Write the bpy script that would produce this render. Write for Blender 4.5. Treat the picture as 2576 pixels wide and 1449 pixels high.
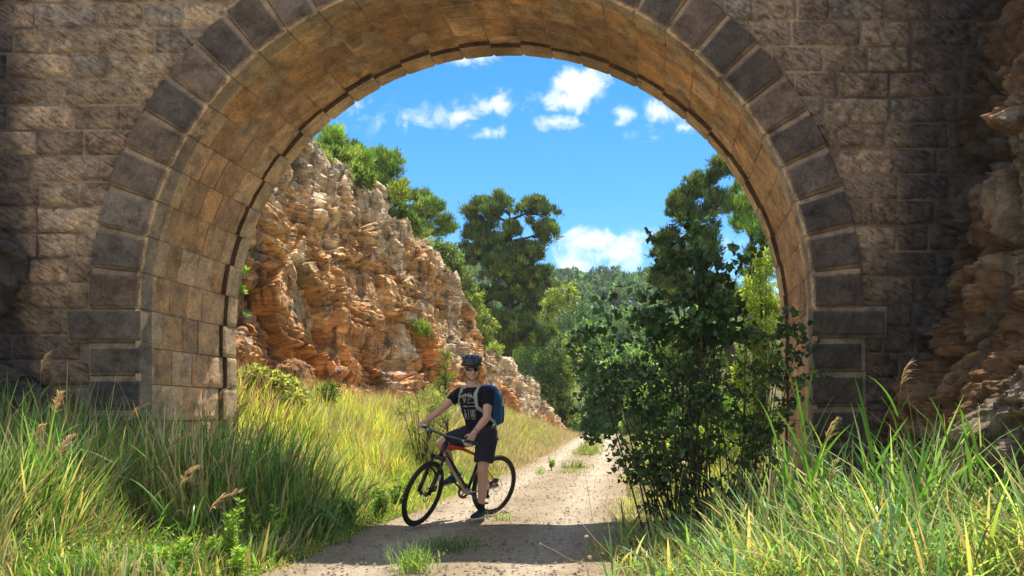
import bpy, bmesh, math, random
import numpy as np
from mathutils import Vector, Matrix
for o in list(bpy.data.objects): bpy.data.objects.remove(o)
SC = bpy.context.scene; COL = SC.collection; PI = math.pi
R = math.radians

# ------------------------------------------------------------ camera, sky, sun, exposure
CAMH = 1.19; F = 1860.0; PX0, PY0 = 1644.0, 1040.0          # vanishing point of the arch barrel on a 2576 px wide picture
cam = bpy.data.cameras.new('camera'); camo = bpy.data.objects.new('camera', cam); COL.objects.link(camo)
camo.location = (0, 0, CAMH); camo.rotation_euler = (R(90), 0, 0)
cam.sensor_width = 36; cam.lens = 26.0; cam.shift_x = -0.1382; cam.shift_y = 0.1225
cam.clip_start = 0.05; cam.clip_end = 2000; SC.camera = camo
SUN = Vector((.125, .33, 1.0)).normalized()
sl = bpy.data.lights.new('sun', 'SUN'); sl.energy = 4.4; sl.angle = R(.5); sl.color = (1, .94, .84)
so = bpy.data.objects.new('sun', sl); COL.objects.link(so)
so.rotation_euler = SUN.to_track_quat('Z', 'Y').to_euler()
SC.view_settings.view_transform = 'Standard'; SC.view_settings.look = 'None'
SC.view_settings.exposure = 0.92; SC.view_settings.gamma = 1.0

def lk(nt, a, b): nt.links.new(a, b)
def nd(nt, t, **k):
    n = nt.nodes.new(t)
    for a, b in k.items():
        if a.startswith('i_'): n.inputs[a[2:].replace('_', ' ')].default_value = b
        else: setattr(n, a, b)
    return n
def world():
    w = bpy.data.worlds.new('World'); SC.world = w; w.use_nodes = True
    nt = w.node_tree; nt.nodes.clear()
    out = nd(nt, 'ShaderNodeOutputWorld'); bg = nd(nt, 'ShaderNodeBackground')
    bg.inputs['Strength'].default_value = 0.122
    sky = nd(nt, 'ShaderNodeTexSky', sky_type='NISHITA', sun_disc=False)
    sky.sun_elevation = math.asin(SUN.z); sky.sun_rotation = math.atan2(SUN.x, SUN.y)
    sky.air_density = 1.0; sky.dust_density = 0.25; sky.ozone_density = 2.5
    hs = nd(nt, 'ShaderNodeHueSaturation'); hs.inputs['Saturation'].default_value = 1.18; hs.inputs['Hue'].default_value = .488
    hs.inputs['Value'].default_value = 1.0
    tc = nd(nt, 'ShaderNodeTexCoord')
    tint = nd(nt, 'ShaderNodeMixRGB', blend_type='MULTIPLY'); tint.inputs[2].default_value = (.21, .62, .95, 1)
    hs.inputs['Saturation'].default_value = 1.05
    lk(nt, sky.outputs[0], hs.inputs['Color']); lk(nt, hs.outputs[0], tint.inputs[1])
    # clouds live on sky directions: (x/y, z/y)
    sep = nd(nt, 'ShaderNodeSeparateXYZ'); lk(nt, tc.outputs['Generated'], sep.inputs[0])
    def mth(op, a, b=None, c=None, clamp=False):
        m = nd(nt, 'ShaderNodeMath', operation=op, use_clamp=clamp)
        for i, v in enumerate((a, b, c)):
            if v is None: continue
            if isinstance(v, (int, float)): m.inputs[i].default_value = v
            else: lk(nt, v, m.inputs[i])
        return m.outputs[0]
    # deep clear blue in front, unseen broken cloud added behind the viewer as bright fill light
    fr = nd(nt, 'ShaderNodeMapRange', interpolation_type='SMOOTHSTEP'); lk(nt, sep.outputs[1], fr.inputs[0])
    fr.inputs[1].default_value = .0; fr.inputs[2].default_value = .55; FRO = fr.outputs[0]
    bk = nd(nt, 'ShaderNodeTexNoise'); bk.inputs['Scale'].default_value = 3.2; bk.inputs['Detail'].default_value = 7; lk(nt, tc.outputs['Generated'], bk.inputs['Vector'])
    bkf = mth('MULTIPLY', mth('MULTIPLY', mth('SUBTRACT', bk.outputs['Fac'], .38), 6., clamp=True), mth('MULTIPLY', mth('SUBTRACT', .15, sep.outputs[1]), 3.5, clamp=True), clamp=True)
    bkm = nd(nt, 'ShaderNodeMixRGB'); lk(nt, bkf, bkm.inputs[0]); lk(nt, tint.outputs[0], bkm.inputs[1]); bkm.inputs[2].default_value = (3.3, 3.2, 3.2, 1)
    yy = mth('MAXIMUM', sep.outputs[1], .05)
    u = mth('DIVIDE', sep.outputs[0], yy); v = mth('DIVIDE', sep.outputs[2], yy)
    hz = nd(nt, 'ShaderNodeMapRange'); lk(nt, v, hz.inputs[0]); hz.inputs[1].default_value = .0; hz.inputs[2].default_value = .45; hz.inputs[3].default_value = .62; hz.inputs[4].default_value = 1.0
    lk(nt, mth('MULTIPLY', FRO, hz.outputs[0]), tint.inputs[0])
    cv = nd(nt, 'ShaderNodeCombineXYZ'); lk(nt, u, cv.inputs[0]); lk(nt, v, cv.inputs[1])
    n1 = nd(nt, 'ShaderNodeTexNoise'); n1.inputs['Scale'].default_value = 26; n1.inputs['Detail'].default_value = 9
    n1.inputs['Roughness'].default_value = .62; n1.inputs['Distortion'].default_value = .5
    lk(nt, cv.outputs[0], n1.inputs['Vector'])
    n2 = nd(nt, 'ShaderNodeTexNoise'); n2.inputs['Scale'].default_value = 11; n2.inputs['Detail'].default_value = 4
    lk(nt, cv.outputs[0], n2.inputs['Vector'])
    wob = nd(nt, 'ShaderNodeVectorMath', operation='MULTIPLY_ADD')
    lk(nt, n2.outputs['Color'], wob.inputs[0]); wob.inputs[1].default_value = (.05, .04, 0)
    lk(nt, cv.outputs[0], wob.inputs[2])
    tot = None
    for (px, py, rx, ry, a) in [(1455, 205, 62, 36, 1.15), (1425, 245, 62, 30, 1.0), (1480, 225, 40, 30, .8), (1265, 262, 72, 26, .72), (1145, 285, 60, 24, .8), (1325, 255, 26, 30, .5),
                             (1035, 292, 48, 34, .42), (1400, 303, 50, 18, .85), (1570, 290, 34, 22, .7), (1668, 285, 50, 30, .8),
                             (1722, 325, 30, 16, .7), (1620, 340, 34, 20, .45), (1240, 333, 60, 12, .5), (1185, 155, 60, 20, .5), (930, 290, 60, 40, .3),
                             (1500, 600, 60, 26, .95), (1560, 640, 260, 50, .72), (1440, 660, 90, 40, .8), (1650, 600, 120, 30, .55), (1150, 650, 60, 40, .8), (2100, 500, 200, 40, .5), (500, 300, 200, 60, .5)]:
        c = ((px - PX0 + 0.025 * F) / F, (PY0 - py + .02 * F) / F)
        s = nd(nt, 'ShaderNodeVectorMath', operation='SUBTRACT'); lk(nt, wob.outputs[0], s.inputs[0]); s.inputs[1].default_value = (c[0], c[1], 0)
        s2 = nd(nt, 'ShaderNodeVectorMath', operation='MULTIPLY'); lk(nt, s.outputs[0], s2.inputs[0]); s2.inputs[1].default_value = (F / rx / 1.75, F / ry / 1.75, 0)
        ln = nd(nt, 'ShaderNodeVectorMath', operation='LENGTH'); lk(nt, s2.outputs[0], ln.inputs[0])
        g = mth('MULTIPLY', mth('SUBTRACT', 1.0, ln.outputs['Value'], clamp=True), a)
        tot = g if tot is None else mth('MAXIMUM', tot, g)
    dens = mth('ADD', mth('MULTIPLY', tot, 1.4), mth('MULTIPLY', mth('SUBTRACT', n1.outputs['Fac'], .54), 3.1))
    gate = mth('MULTIPLY', tot, 5, clamp=True)
    mr = nd(nt, 'ShaderNodeMapRange', interpolation_type='SMOOTHSTEP'); lk(nt, dens, mr.inputs[0])
    mr.inputs[1].default_value = .05; mr.inputs[2].default_value = 1.3
    cf = mth('MULTIPLY', mr.outputs[0], gate, clamp=True)
    mx = nd(nt, 'ShaderNodeMixRGB'); lk(nt, cf, mx.inputs[0]); lk(nt, bkm.outputs[0], mx.inputs[1])
    mx.inputs[2].default_value = (5.6, 5.8, 6.0, 1)
    lk(nt, mx.outputs[0], bg.inputs['Color']); lk(nt, bg.outputs[0], out.inputs[0])
world()

# ------------------------------------------------------------ numeric helpers
def _hash(ix, iy, iz, s):
    h = (ix.astype(np.int64) * 374761393 + iy.astype(np.int64) * 668265263 + iz.astype(np.int64) * 2147483647 + s * 974634777) & 0xffffffff
    h = ((h ^ (h >> 13)) * 1274126177) & 0xffffffff
    h = ((h ^ (h >> 16)) * 2246822519) & 0xffffffff
    h = h ^ (h >> 15)
    return h.astype(np.float64) / 4294967295.0
def vnoise(P, s=0):
    P = np.asarray(P, float); i = np.floor(P).astype(np.int64); f = P - i; f = f * f * (3 - 2 * f)
    r = 0
    for a in (0, 1):
        for b in (0, 1):
            for c in (0, 1):
                w = (f[:, 0] if a else 1 - f[:, 0]) * (f[:, 1] if b else 1 - f[:, 1]) * (f[:, 2] if c else 1 - f[:, 2])
                r = r + w * _hash(i[:, 0] + a, i[:, 1] + b, i[:, 2] + c, s)
    return r * 2 - 1
def fbm(P, s=0, o=4, g=.5, l=2.03):
    r = 0; a = 1; t = 0; P = np.asarray(P, float)
    for k in range(o):
        r = r + a * vnoise(P, s + k * 17); t += a; a *= g; P = P * l + 3.7
    return r / t
def ridged(P, s=0, o=4):
    r = 0; a = 1; t = 0; P = np.asarray(P, float)
    for k in range(o):
        r = r + a * (1 - np.abs(vnoise(P, s + k * 17)) * 2); t += a; a *= .5; P = P * 2.1 + 1.3
    return r / t
def worley(P, s=0, vec=False):
    P = np.asarray(P, float); i = np.floor(P).astype(np.int64); n = len(P)
    d1 = np.full(n, 9.); d2 = np.full(n, 9.); idv = np.zeros(n); vv = np.zeros((n, 3))
    for a in (-1, 0, 1):
        for b in (-1, 0, 1):
            for c in (-1, 0, 1):
                j = i + np.array([a, b, c])
                q = np.stack([_hash(j[:, 0], j[:, 1], j[:, 2], s + k) for k in (1, 2, 3)], 1) + j
                d = np.sqrt(((q - P) ** 2).sum(1)); h = _hash(j[:, 0], j[:, 1], j[:, 2], s + 9)
                m = d < d1; d2 = np.where(m, d1, np.minimum(d2, d)); idv = np.where(m, h, idv); vv = np.where(m[:, None], q - P, vv); d1 = np.where(m, d, d1)
    if vec:
        r = np.stack([_hash((idv * 99991).astype(np.int64), np.full(n, k), np.full(n, 3), s + 70) - .5 for k in range(3)], 1); return d1, d2, idv, (vv * r).sum(1)
    return d1, d2, idv
def sstep(x, a=0., b=1.):
    t = np.clip((np.asarray(x, float) - a) / (b - a), 0, 1); return t * t * (3 - 2 * t)
def lerp(a, b, t): return a + (b - a) * t
def at(px, py, Y): return Vector(((px - PX0) / F * Y, Y, CAMH + (PY0 - py) / F * Y))

# ------------------------------------------------------------ object helpers
def mk(name, V, Fc, mat, parent=None, smooth=True, col=None, mi=None):
    V = np.asarray(V, np.float32).reshape(-1, 3)
    me = bpy.data.meshes.new(name)
    if isinstance(Fc, np.ndarray):
        k = Fc.shape[1]; nf = len(Fc)
        me.vertices.add(len(V)); me.vertices.foreach_set('co', V.ravel())
        me.loops.add(nf * k); me.loops.foreach_set('vertex_index', Fc.astype(np.int32).ravel())
        me.polygons.add(nf); me.polygons.foreach_set('loop_start', np.arange(0, nf * k, k, dtype=np.int32))
        me.update(calc_edges=True)
    else:
        me.from_pydata([tuple(map(float, v)) for v in V], [], [tuple(map(int, f)) for f in Fc]); me.update()
    me.polygons.foreach_set('use_smooth', np.full(len(me.polygons), smooth))
    for m in (mat if isinstance(mat, (list, tuple)) else [mat]): me.materials.append(m)
    if mi is not None: me.polygons.foreach_set('material_index', np.asarray(mi, np.int32))
    if col is not None:
        c = np.ones((len(V), 4), np.float32); c[:, :3] = np.asarray(col, np.float32).reshape(-1, 3)
        at_ = me.color_attributes.new('Col', 'FLOAT_COLOR', 'POINT'); at_.data.foreach_set('color', c.ravel())
    me.validate(); o = bpy.data.objects.new(name, me); COL.objects.link(o)
    if parent: o.parent = parent
    return o
def tag(o, label=None, cat=None, group=None, kind=None):
    for k, v in (('label', label), ('category', cat), ('group', group), ('kind', kind)):
        if v: o[k] = v
    return o
def thing(name, label, cat, loc=(0, 0, 0), rz=0, group=None):
    o = bpy.data.objects.new(name, None); COL.objects.link(o); o.location = loc; o.rotation_euler = (0, 0, rz)
    o.empty_display_size = .2
    return tag(o, label, cat, group)
def dup(root, loc, rz=0, sc=1.0, label=None, group=None):
    r = root.copy(); COL.objects.link(r); r.location = loc; r.rotation_euler = (0, 0, rz); r.scale = (sc, sc, sc)
    if label: r['label'] = label
    if group: r['group'] = group
    for ch in list(root.children):
        c = ch.copy(); COL.objects.link(c); c.parent = r
    return r
class Acc:
    """collects grids and loose faces (quads only) into one mesh"""
    def __init__(s): s.V = []; s.F = []; s.C = []; s.n = 0
    def grid(s, P, nu, nv, c=(1, 1, 1), flip=False):
        P = np.asarray(P).reshape(-1, 3)
        i = np.arange(nu - 1)[:, None] * nv + np.arange(nv - 1)[None, :]; i = i.ravel()
        f = np.stack([i, i + nv, i + nv + 1, i + 1], 1)
        if flip: f = f[:, ::-1]
        s.F.append(f + s.n); s.V.append(P); s.n += len(P)
        c = np.asarray(c, float); s.C.append(c if c.ndim == 2 else np.tile(c, (len(P), 1)))
    def add(s, V, Fq, c=(1, 1, 1)):
        V = np.asarray(V).reshape(-1, 3); s.F.append(np.asarray(Fq) + s.n); s.V.append(V); s.n += len(V)
        c = np.asarray(c, float); s.C.append(c if c.ndim == 2 else np.tile(c, (len(V), 1)))
    def tube(s, pts, rad, k=6, c=(1, 1, 1)):
        pts = [np.array(p, float) for p in pts]; n = len(pts)
        if np.isscalar(rad): rad = [rad] * n
        up = None; rings = []
        for i in range(n):
            t = pts[min(i + 1, n - 1)] - pts[max(i - 1, 0)]; t = t / (np.linalg.norm(t) + 1e-9)
            if up is None:
                a = np.array([0, 0, 1.]) if abs(t[2]) < .9 else np.array([1., 0, 0]); up = np.cross(t, a)
            up = up - t * np.dot(up, t); up /= np.linalg.norm(up) + 1e-9
            b = np.cross(t, up); th = np.arange(k + 1) / k * 2 * PI
            rings.append(pts[i] + rad[i] * (np.cos(th)[:, None] * up + np.sin(th)[:, None] * b))
        # end caps pinch
        rings = [np.tile(pts[0], (k + 1, 1))] + rings + [np.tile(pts[-1], (k + 1, 1))]
        s.grid(np.concatenate(rings), n + 2, k + 1, c)
    def sphere(s, c0, r, k=10, c=(1, 1, 1), rot=None):
        th = np.linspace(0, PI, k); ph = np.linspace(0, 2 * PI, 2 * k + 1)
        T, Pp = np.meshgrid(th, ph, indexing='ij')
        r = np.array(r if hasattr(r, '__len__') else (r, r, r), float)
        P = np.stack([np.sin(T) * np.cos(Pp) * r[0], np.sin(T) * np.sin(Pp) * r[1], np.cos(T) * r[2]], -1).reshape(-1, 3)
        if rot is not None: P = P @ np.array(rot).T
        s.grid(P + np.array(c0, float), k, 2 * k + 1, c)
    def box(s, a, b, c=(1, 1, 1), M=None):
        a = np.array(a, float); b = np.array(b, float)
        P = np.array([[x, y, z] for x in (a[0], b[0]) for y in (a[1], b[1]) for z in (a[2], b[2])])
        if M is not None: P = P @ np.array(M.to_3x3()).T + np.array(M.translation)
        s.add(P, [[0, 1, 3, 2], [4, 6, 7, 5], [0, 4, 5, 1], [2, 3, 7, 6], [0, 2, 6, 4], [1, 5, 7, 3]], c)
    def build(s, name, mat, parent=None, smooth=True, M=None):
        V = np.concatenate(s.V)
        if M is not None: V = V @ np.array(M.to_3x3()).T + np.array(M.translation)
        return mk(name, V, np.concatenate(s.F), mat, parent, smooth, np.concatenate(s.C))

# ------------------------------------------------------------ materials
def base_mat(name, rough=.8, spec=.3):
    m = bpy.data.materials.new(name); m.use_nodes = True; nt = m.node_tree
    b = nt.nodes['Principled BSDF']; b.inputs['Roughness'].default_value = rough
    b.inputs['Specular IOR Level'].default_value = spec
    return m, nt, b
def flat(name, c, rough=.5, spec=.4, metal=0., bump=0, bscale=200, var=.0):
    m, nt, b = base_mat(name, rough, spec); b.inputs['Metallic'].default_value = metal
    b.inputs['Base Color'].default_value = (*c, 1)
    geo = nd(nt, 'ShaderNodeTexCoord')
    n = nd(nt, 'ShaderNodeTexNoise'); n.inputs['Scale'].default_value = bscale; n.inputs['Detail'].default_value = 4
    lk(nt, geo.outputs['Object'], n.inputs['Vector'])
    if var:
        mx = nd(nt, 'ShaderNodeMixRGB', blend_type='MULTIPLY'); mx.inputs[0].default_value = var
        mx.inputs[1].default_value = (*c, 1); n2 = nd(nt, 'ShaderNodeTexNoise'); n2.inputs['Scale'].default_value = bscale * .15
        lk(nt, geo.outputs['Object'], n2.inputs['Vector']); lk(nt, n2.outputs['Color'], mx.inputs[2]); lk(nt, mx.outputs[0], b.inputs['Base Color'])
    if bump:
        bp = nd(nt, 'ShaderNodeBump'); bp.inputs['Strength'].default_value = bump; bp.inputs['Distance'].default_value = .003
        lk(nt, n.outputs['Fac'], bp.inputs['Height']); lk(nt, bp.outputs[0], b.inputs['Normal'])
    return m
def leaf_mat(name, trans=.45, rough=.45, gain=1.0, spec=.35, tcol=(1.25, 1.35, .55)):
    m, nt, b = base_mat(name, rough, spec)
    ca = nd(nt, 'ShaderNodeVertexColor', layer_name='Col')
    g = nd(nt, 'ShaderNodeMixRGB', blend_type='MULTIPLY'); g.inputs[0].default_value = 1
    g.inputs[2].default_value = (gain, gain, gain, 1); lk(nt, ca.outputs[0], g.inputs[1])
    lk(nt, g.outputs[0], b.inputs['Base Color'])
    t = nd(nt, 'ShaderNodeBsdfTranslucent'); tm = nd(nt, 'ShaderNodeMixRGB', blend_type='MULTIPLY'); tm.inputs[0].default_value = 1
    lk(nt, g.outputs[0], tm.inputs[1]); tm.inputs[2].default_value = (*tcol, 1); lk(nt, tm.outputs[0], t.inputs['Color'])
    mx = nd(nt, 'ShaderNodeMixShader'); mx.inputs[0].default_value = trans
    lk(nt, b.outputs[0], mx.inputs[1]); lk(nt, t.outputs[0], mx.inputs[2])
    lk(nt, mx.outputs[0], nt.nodes['Material Output'].inputs[0])
    return m
def ramp(nt, fac, stops):
    r = nd(nt, 'ShaderNodeValToRGB'); e = r.color_ramp.elements
    while len(e) < len(stops): e.new(.5)
    for i, (p, c) in enumerate(stops): e[i].position = p; e[i].color = (*c, 1)
    lk(nt, fac, r.inputs[0]); return r.outputs[0]
def noise(nt, vec, scale, detail=6, rough=.6, dist=0.):
    n = nd(nt, 'ShaderNodeTexNoise'); n.inputs['Scale'].default_value = scale; n.inputs['Detail'].default_value = detail
    n.inputs['Roughness'].default_value = rough; n.inputs['Distortion'].default_value = dist
    lk(nt, vec, n.inputs['Vector']); return n
def mixc(nt, fac, a, b, mode='MIX'):
    m = nd(nt, 'ShaderNodeMixRGB', blend_type=mode)
    for i, v in enumerate((fac, a, b)):
        if isinstance(v, (int, float)): m.inputs[i].default_value = v
        elif isinstance(v, tuple): m.inputs[i].default_value = (*v, 1)
        else: lk(nt, v, m.inputs[i])
    return m.outputs[0]
def mapr(nt, v, a, b, c=0., d=1.):
    m = nd(nt, 'ShaderNodeMapRange'); lk(nt, v, m.inputs[0])
    for i, x in enumerate((a, b, c, d)): m.inputs[i + 1].default_value = x
    return m.outputs[0]
def scalev(nt, vec, s, rot=(0, 0, 0)):
    m = nd(nt, 'ShaderNodeMapping'); m.inputs['Scale'].default_value = s; m.inputs['Rotation'].default_value = rot
    lk(nt, vec, m.inputs['Vector']); return m.outputs[0]
def stone_mat(name, stain=.5, chisel=True, gain=1.0, bumpd=.012, damp=False):
    """weathered ashlar: vertex colour per stone, blotches, black lichen patches"""
    m, nt, b = base_mat(name, .9, .2)
    g = nd(nt, 'ShaderNodeNewGeometry'); P = g.outputs['Position']
    ca = nd(nt, 'ShaderNodeVertexColor', layer_name='Col').outputs[0]
    n1 = noise(nt, P, 5, 8, .65); n2 = noise(nt, P, 34, 8, .7); n3 = noise(nt, P, 1.1, 5, .6)
    c = mixc(nt, 1.0, ca, ramp(nt, n1.outputs['Fac'], [(.3, (.45, .42, .42)), (.5, (.95, .95, .95)), (.7, (1.4, 1.3, 1.15))]), 'MULTIPLY')
    c = mixc(nt, .75, c, ramp(nt, n2.outputs['Fac'], [(.3, (.5, .48, .46)), (.55, (1, 1, 1)), (.75, (1.5, 1.45, 1.35))]), 'MULTIPLY')
    c = mixc(nt, mapr(nt, n3.outputs['Fac'], .62 - .25 * stain, .74, 0, .78 * stain + .12), c, (.028, .026, .03))
    c = mixc(nt, 1.0, c, (gain, gain, gain), 'MULTIPLY')
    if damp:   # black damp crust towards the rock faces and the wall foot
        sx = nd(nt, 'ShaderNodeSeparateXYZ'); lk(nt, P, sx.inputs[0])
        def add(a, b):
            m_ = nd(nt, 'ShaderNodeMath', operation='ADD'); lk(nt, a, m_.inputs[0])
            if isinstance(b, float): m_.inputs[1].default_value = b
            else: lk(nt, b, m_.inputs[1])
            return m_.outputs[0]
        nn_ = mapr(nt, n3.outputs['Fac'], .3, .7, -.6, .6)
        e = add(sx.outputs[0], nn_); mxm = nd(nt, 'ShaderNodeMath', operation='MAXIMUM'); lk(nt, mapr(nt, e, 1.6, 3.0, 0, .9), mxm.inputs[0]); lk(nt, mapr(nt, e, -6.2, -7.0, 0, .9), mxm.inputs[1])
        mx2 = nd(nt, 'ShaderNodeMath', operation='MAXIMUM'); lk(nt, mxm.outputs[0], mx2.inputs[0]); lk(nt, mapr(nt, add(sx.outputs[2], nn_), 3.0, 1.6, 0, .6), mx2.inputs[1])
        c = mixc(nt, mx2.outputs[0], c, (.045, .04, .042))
    lk(nt, c, b.inputs['Base Color'])
    ch = noise(nt, scalev(nt, P, (1, 1, 1), (0, R(35), 0)) if not chisel else scalev(nt, scalev(nt, P, (1, 1, 1), (0, R(-32), 0)), (7, 7, 26)), 1 if chisel else 30, 5, .65, .6)
    if chisel: lk(nt, mixc(nt, .85, c, ramp(nt, ch.outputs['Fac'], [(.38, (.42, .38, .37)), (.5, (1, 1, 1)), (.64, (1.3, 1.26, 1.2))]), 'MULTIPLY'), b.inputs['Base Color'])
    bp = nd(nt, 'ShaderNodeBump'); bp.inputs['Strength'].default_value = .9; bp.inputs['Distance'].default_value = bumpd
    lk(nt, ch.outputs['Fac'], bp.inputs['Height'])
    b2 = nd(nt, 'ShaderNodeBump'); b2.inputs['Strength'].default_value = .7; b2.inputs['Distance'].default_value = .006
    n4 = noise(nt, P, 90, 6, .7); lk(nt, n4.outputs['Fac'], b2.inputs['Height']); lk(nt, bp.outputs[0], b2.inputs['Normal'])
    lk(nt, b2.outputs[0], b.inputs['Normal'])
    return m
def rock_mat(name, warm=.5, strat=1.0, dark=0.):
    m, nt, b = base_mat(name, .92, .15)
    g = nd(nt, 'ShaderNodeNewGeometry'); P = g.outputs['Position']
    ca = nd(nt, 'ShaderNodeVertexColor', layer_name='Col').outputs[0]
    n1 = noise(nt, scalev(nt, P, (1, 1, 4.5)), .9, 7, .62, .4); n2 = noise(nt, P, 3.2, 8, .7, .5)
    n3 = noise(nt, scalev(nt, P, (5, 5, .8)), .8, 6, .6); n4 = noise(nt, P, 13, 8, .75)
    c = mixc(nt, 1.0, ca, ramp(nt, n1.outputs['Fac'], [(.3, (.62, .52, .42)), (.5, (1, 1, 1)), (.7, (1.25, 1.15, 1.0))]), 'MULTIPLY')
    c = mixc(nt, .8, c, ramp(nt, n2.outputs['Fac'], [(.3, (.55, .52, .5)), (.5, (1, 1, 1)), (.7, (1.3, 1.3, 1.3))]), 'MULTIPLY')
    c = mixc(nt, mapr(nt, n3.outputs['Fac'], .52, .62, 0, .72), c, (.12, .11, .10))
    c = mixc(nt, .6, c, ramp(nt, n4.outputs['Fac'], [(.3, (.6, .6, .6)), (.5, (1, 1, 1)), (.72, (1.4, 1.4, 1.4))]), 'MULTIPLY')
    n6 = noise(nt, scalev(nt, P, (.5, .5, 9)), 1.0, 6, .6, .5); n7 = noise(nt, scalev(nt, P, (1, 1, .5)), 1.1, 4, .6)
    c = mixc(nt, mapr(nt, n7.outputs['Fac'], .42, .55, .1, .8), c, mixc(nt, 1.0, c, ramp(nt, n6.outputs['Fac'], [(.42, (1.25, 1.2, 1.15)), (.49, (.45, .36, .3)), (.53, (1, 1, 1)), (.60, (.62, .55, .5)), (.64, (1.15, 1.1, 1.05))]), 'MULTIPLY'))
    lk(nt, c, b.inputs['Base Color'])
    bp = nd(nt, 'ShaderNodeBump'); bp.inputs['Strength'].default_value = 1.0; bp.inputs['Distance'].default_value = .11
    n5 = noise(nt, scalev(nt, P, (1, 1, 1.6)), 4.5, 10, .74, .3); lk(nt, n5.outputs['Fac'], bp.inputs['Height'])
    lk(nt, bp.outputs[0], b.inputs['Normal'])
    return m
M = {}
M['ashlar'] = stone_mat('weathered ashlar', .55, bumpd=.03)
M['ring'] = stone_mat('voussoir stone', .45, chisel=False, bumpd=.02)
M['soffit'] = stone_mat('soffit sandstone', .2, chisel=False, bumpd=.012)
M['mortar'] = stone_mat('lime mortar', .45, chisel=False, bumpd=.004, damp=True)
M['cliff'] = rock_mat('orange sandstone cliff')
M['leaf'] = leaf_mat('leaf', .5); M['needle'] = leaf_mat('needle', .22, .55, 1.0, .25, (1.1, 1.2, .6))
M['blade'] = leaf_mat('grass blade', .46, .33, 1.0, .5); M['dark_leaf'] = leaf_mat('poplar leaf', .3, .4, 1.0, .4)
M['dry'] = leaf_mat('dry stalk', .3, .7, 1.0, .2, (1.1, 1.0, .8))
def bark():
    m, nt, b = base_mat('bark', .9, .2); g = nd(nt, 'ShaderNodeNewGeometry')
    n = noise(nt, scalev(nt, g.outputs['Position'], (6, 6, 1.5)), 3, 7, .7)
    lk(nt, ramp(nt, n.outputs['Fac'], [(.3, (.04, .03, .022)), (.7, (.17, .13, .10))]), b.inputs['Base Color'])
    bp = nd(nt, 'ShaderNodeBump'); bp.inputs['Distance'].default_value = .03; lk(nt, n.outputs['Fac'], bp.inputs['Height']); lk(nt, bp.outputs[0], b.inputs['Normal'])
    return m
M['bark'] = bark()
def ground_mat():
    m, nt, b = base_mat('dry grassy soil', .95, .1); g = nd(nt, 'ShaderNodeNewGeometry'); P = g.outputs['Position']
    n = noise(nt, P, 1.3, 8, .65); n2 = noise(nt, P, 14, 8, .75)
    c = ramp(nt, n.outputs['Fac'], [(.3, (.07, .075, .03)), (.5, (.15, .13, .06)), (.7, (.27, .21, .12))])
    c = mixc(nt, .8, c, ramp(nt, n2.outputs['Fac'], [(.3, (.45, .45, .4)), (.7, (1.4, 1.35, 1.2))]), 'MULTIPLY')
    lk(nt, c, b.inputs['Base Color'])
    bp = nd(nt, 'ShaderNodeBump'); bp.inputs['Distance'].default_value = .05; lk(nt, n2.outputs['Fac'], bp.inputs['Height']); lk(nt, bp.outputs[0], b.inputs['Normal'])
    return m
def path_mat():
    m, nt, b = base_mat('gravel track', .95, .1); g = nd(nt, 'ShaderNodeNewGeometry'); P = g.outputs['Position']
    ca = nd(nt, 'ShaderNodeVertexColor', layer_name='Col').outputs[0]
    n = noise(nt, P, .9, 6, .6); n2 = noise(nt, P, 45, 6, .8); n3 = noise(nt, P, 7, 6, .7)
    c = mixc(nt, 1.0, ca, ramp(nt, n.outputs['Fac'], [(.3, (.8, .77, .73)), (.7, (1.12, 1.1, 1.06))]), 'MULTIPLY')
    c = mixc(nt, .9, c, ramp(nt, n2.outputs['Fac'], [(.36, (.6, .57, .53)), (.5, (.98, .98, .98)), (.62, (1.25, 1.23, 1.2))]), 'MULTIPLY')
    c = mixc(nt, .7, c, ramp(nt, n3.outputs['Fac'], [(.3, (.66, .62, .58)), (.55, (1.05, 1.05, 1.05))]), 'MULTIPLY')
    lk(nt, c, b.inputs['Base Color'])
    v = nd(nt, 'ShaderNodeTexVoronoi'); v.inputs['Scale'].default_value = 38; lk(nt, P, v.inputs['Vector'])
    bp = nd(nt, 'ShaderNodeBump', invert=True); bp.inputs['Distance'].default_value = .012; bp.inputs['Strength'].default_value = .7
    lk(nt, v.outputs['Distance'], bp.inputs['Height'])
    b2 = nd(nt, 'ShaderNodeBump'); b2.inputs['Distance'].default_value = .02; lk(nt, n2.outputs['Fac'], b2.inputs['Height']); lk(nt, bp.outputs[0], b2.inputs['Normal'])
    lk(nt, b2.outputs[0], b.inputs['Normal'])
    return m
M['ground'] = ground_mat(); M['path'] = path_mat()
# ------------------------------------------------------------ terrain
rng = np.random.default_rng(5)
YF, YB = 8.0, 9.76; CX, CZ, RI = -1.91, 2.32, 3.613; RE = 4.17; ZTOP = 6.62
_by = [9, 12, 17, 20, 28, 33, 37, 42, 60]; _bx = [-6.9, -6.9, -7.0, -6.5, -6.1, -5.7, -5.2, -4.8, -4.5]; _bz = [1.0, 1.3, 1.15, 1.3, 1.3, 1.0, .6, 0, 0]
def H(x, y):
    x = np.asarray(x, float); y = np.asarray(y, float)
    b = sstep(y, 8.6, 11.5)
    z = b * np.interp(y, _by, _bz) * sstep(-x, 3.3, 6.6) + (1 - b) * .35 * sstep(-x, 3.6, 6.8)
    z = z + b * .9 * sstep(x, .4, 4.5) + (1 - b) * .25 * sstep(x, 1.0, 3.2)
    z = z + 19 * sstep(y, 66, 135) + 5 * sstep(y, 30, 90) * sstep(np.abs(x + 3), 8, 40)
    P = np.stack([x.ravel() * .7, y.ravel() * .7, 0 * x.ravel()], 1)
    return z + .05 * fbm(P, 3, 3).reshape(x.shape) * sstep(np.abs(x + 1.7), 1.2, 2.5)
def Hs(x, y): return float(H(np.array([x]), np.array([y]))[0])
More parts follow.
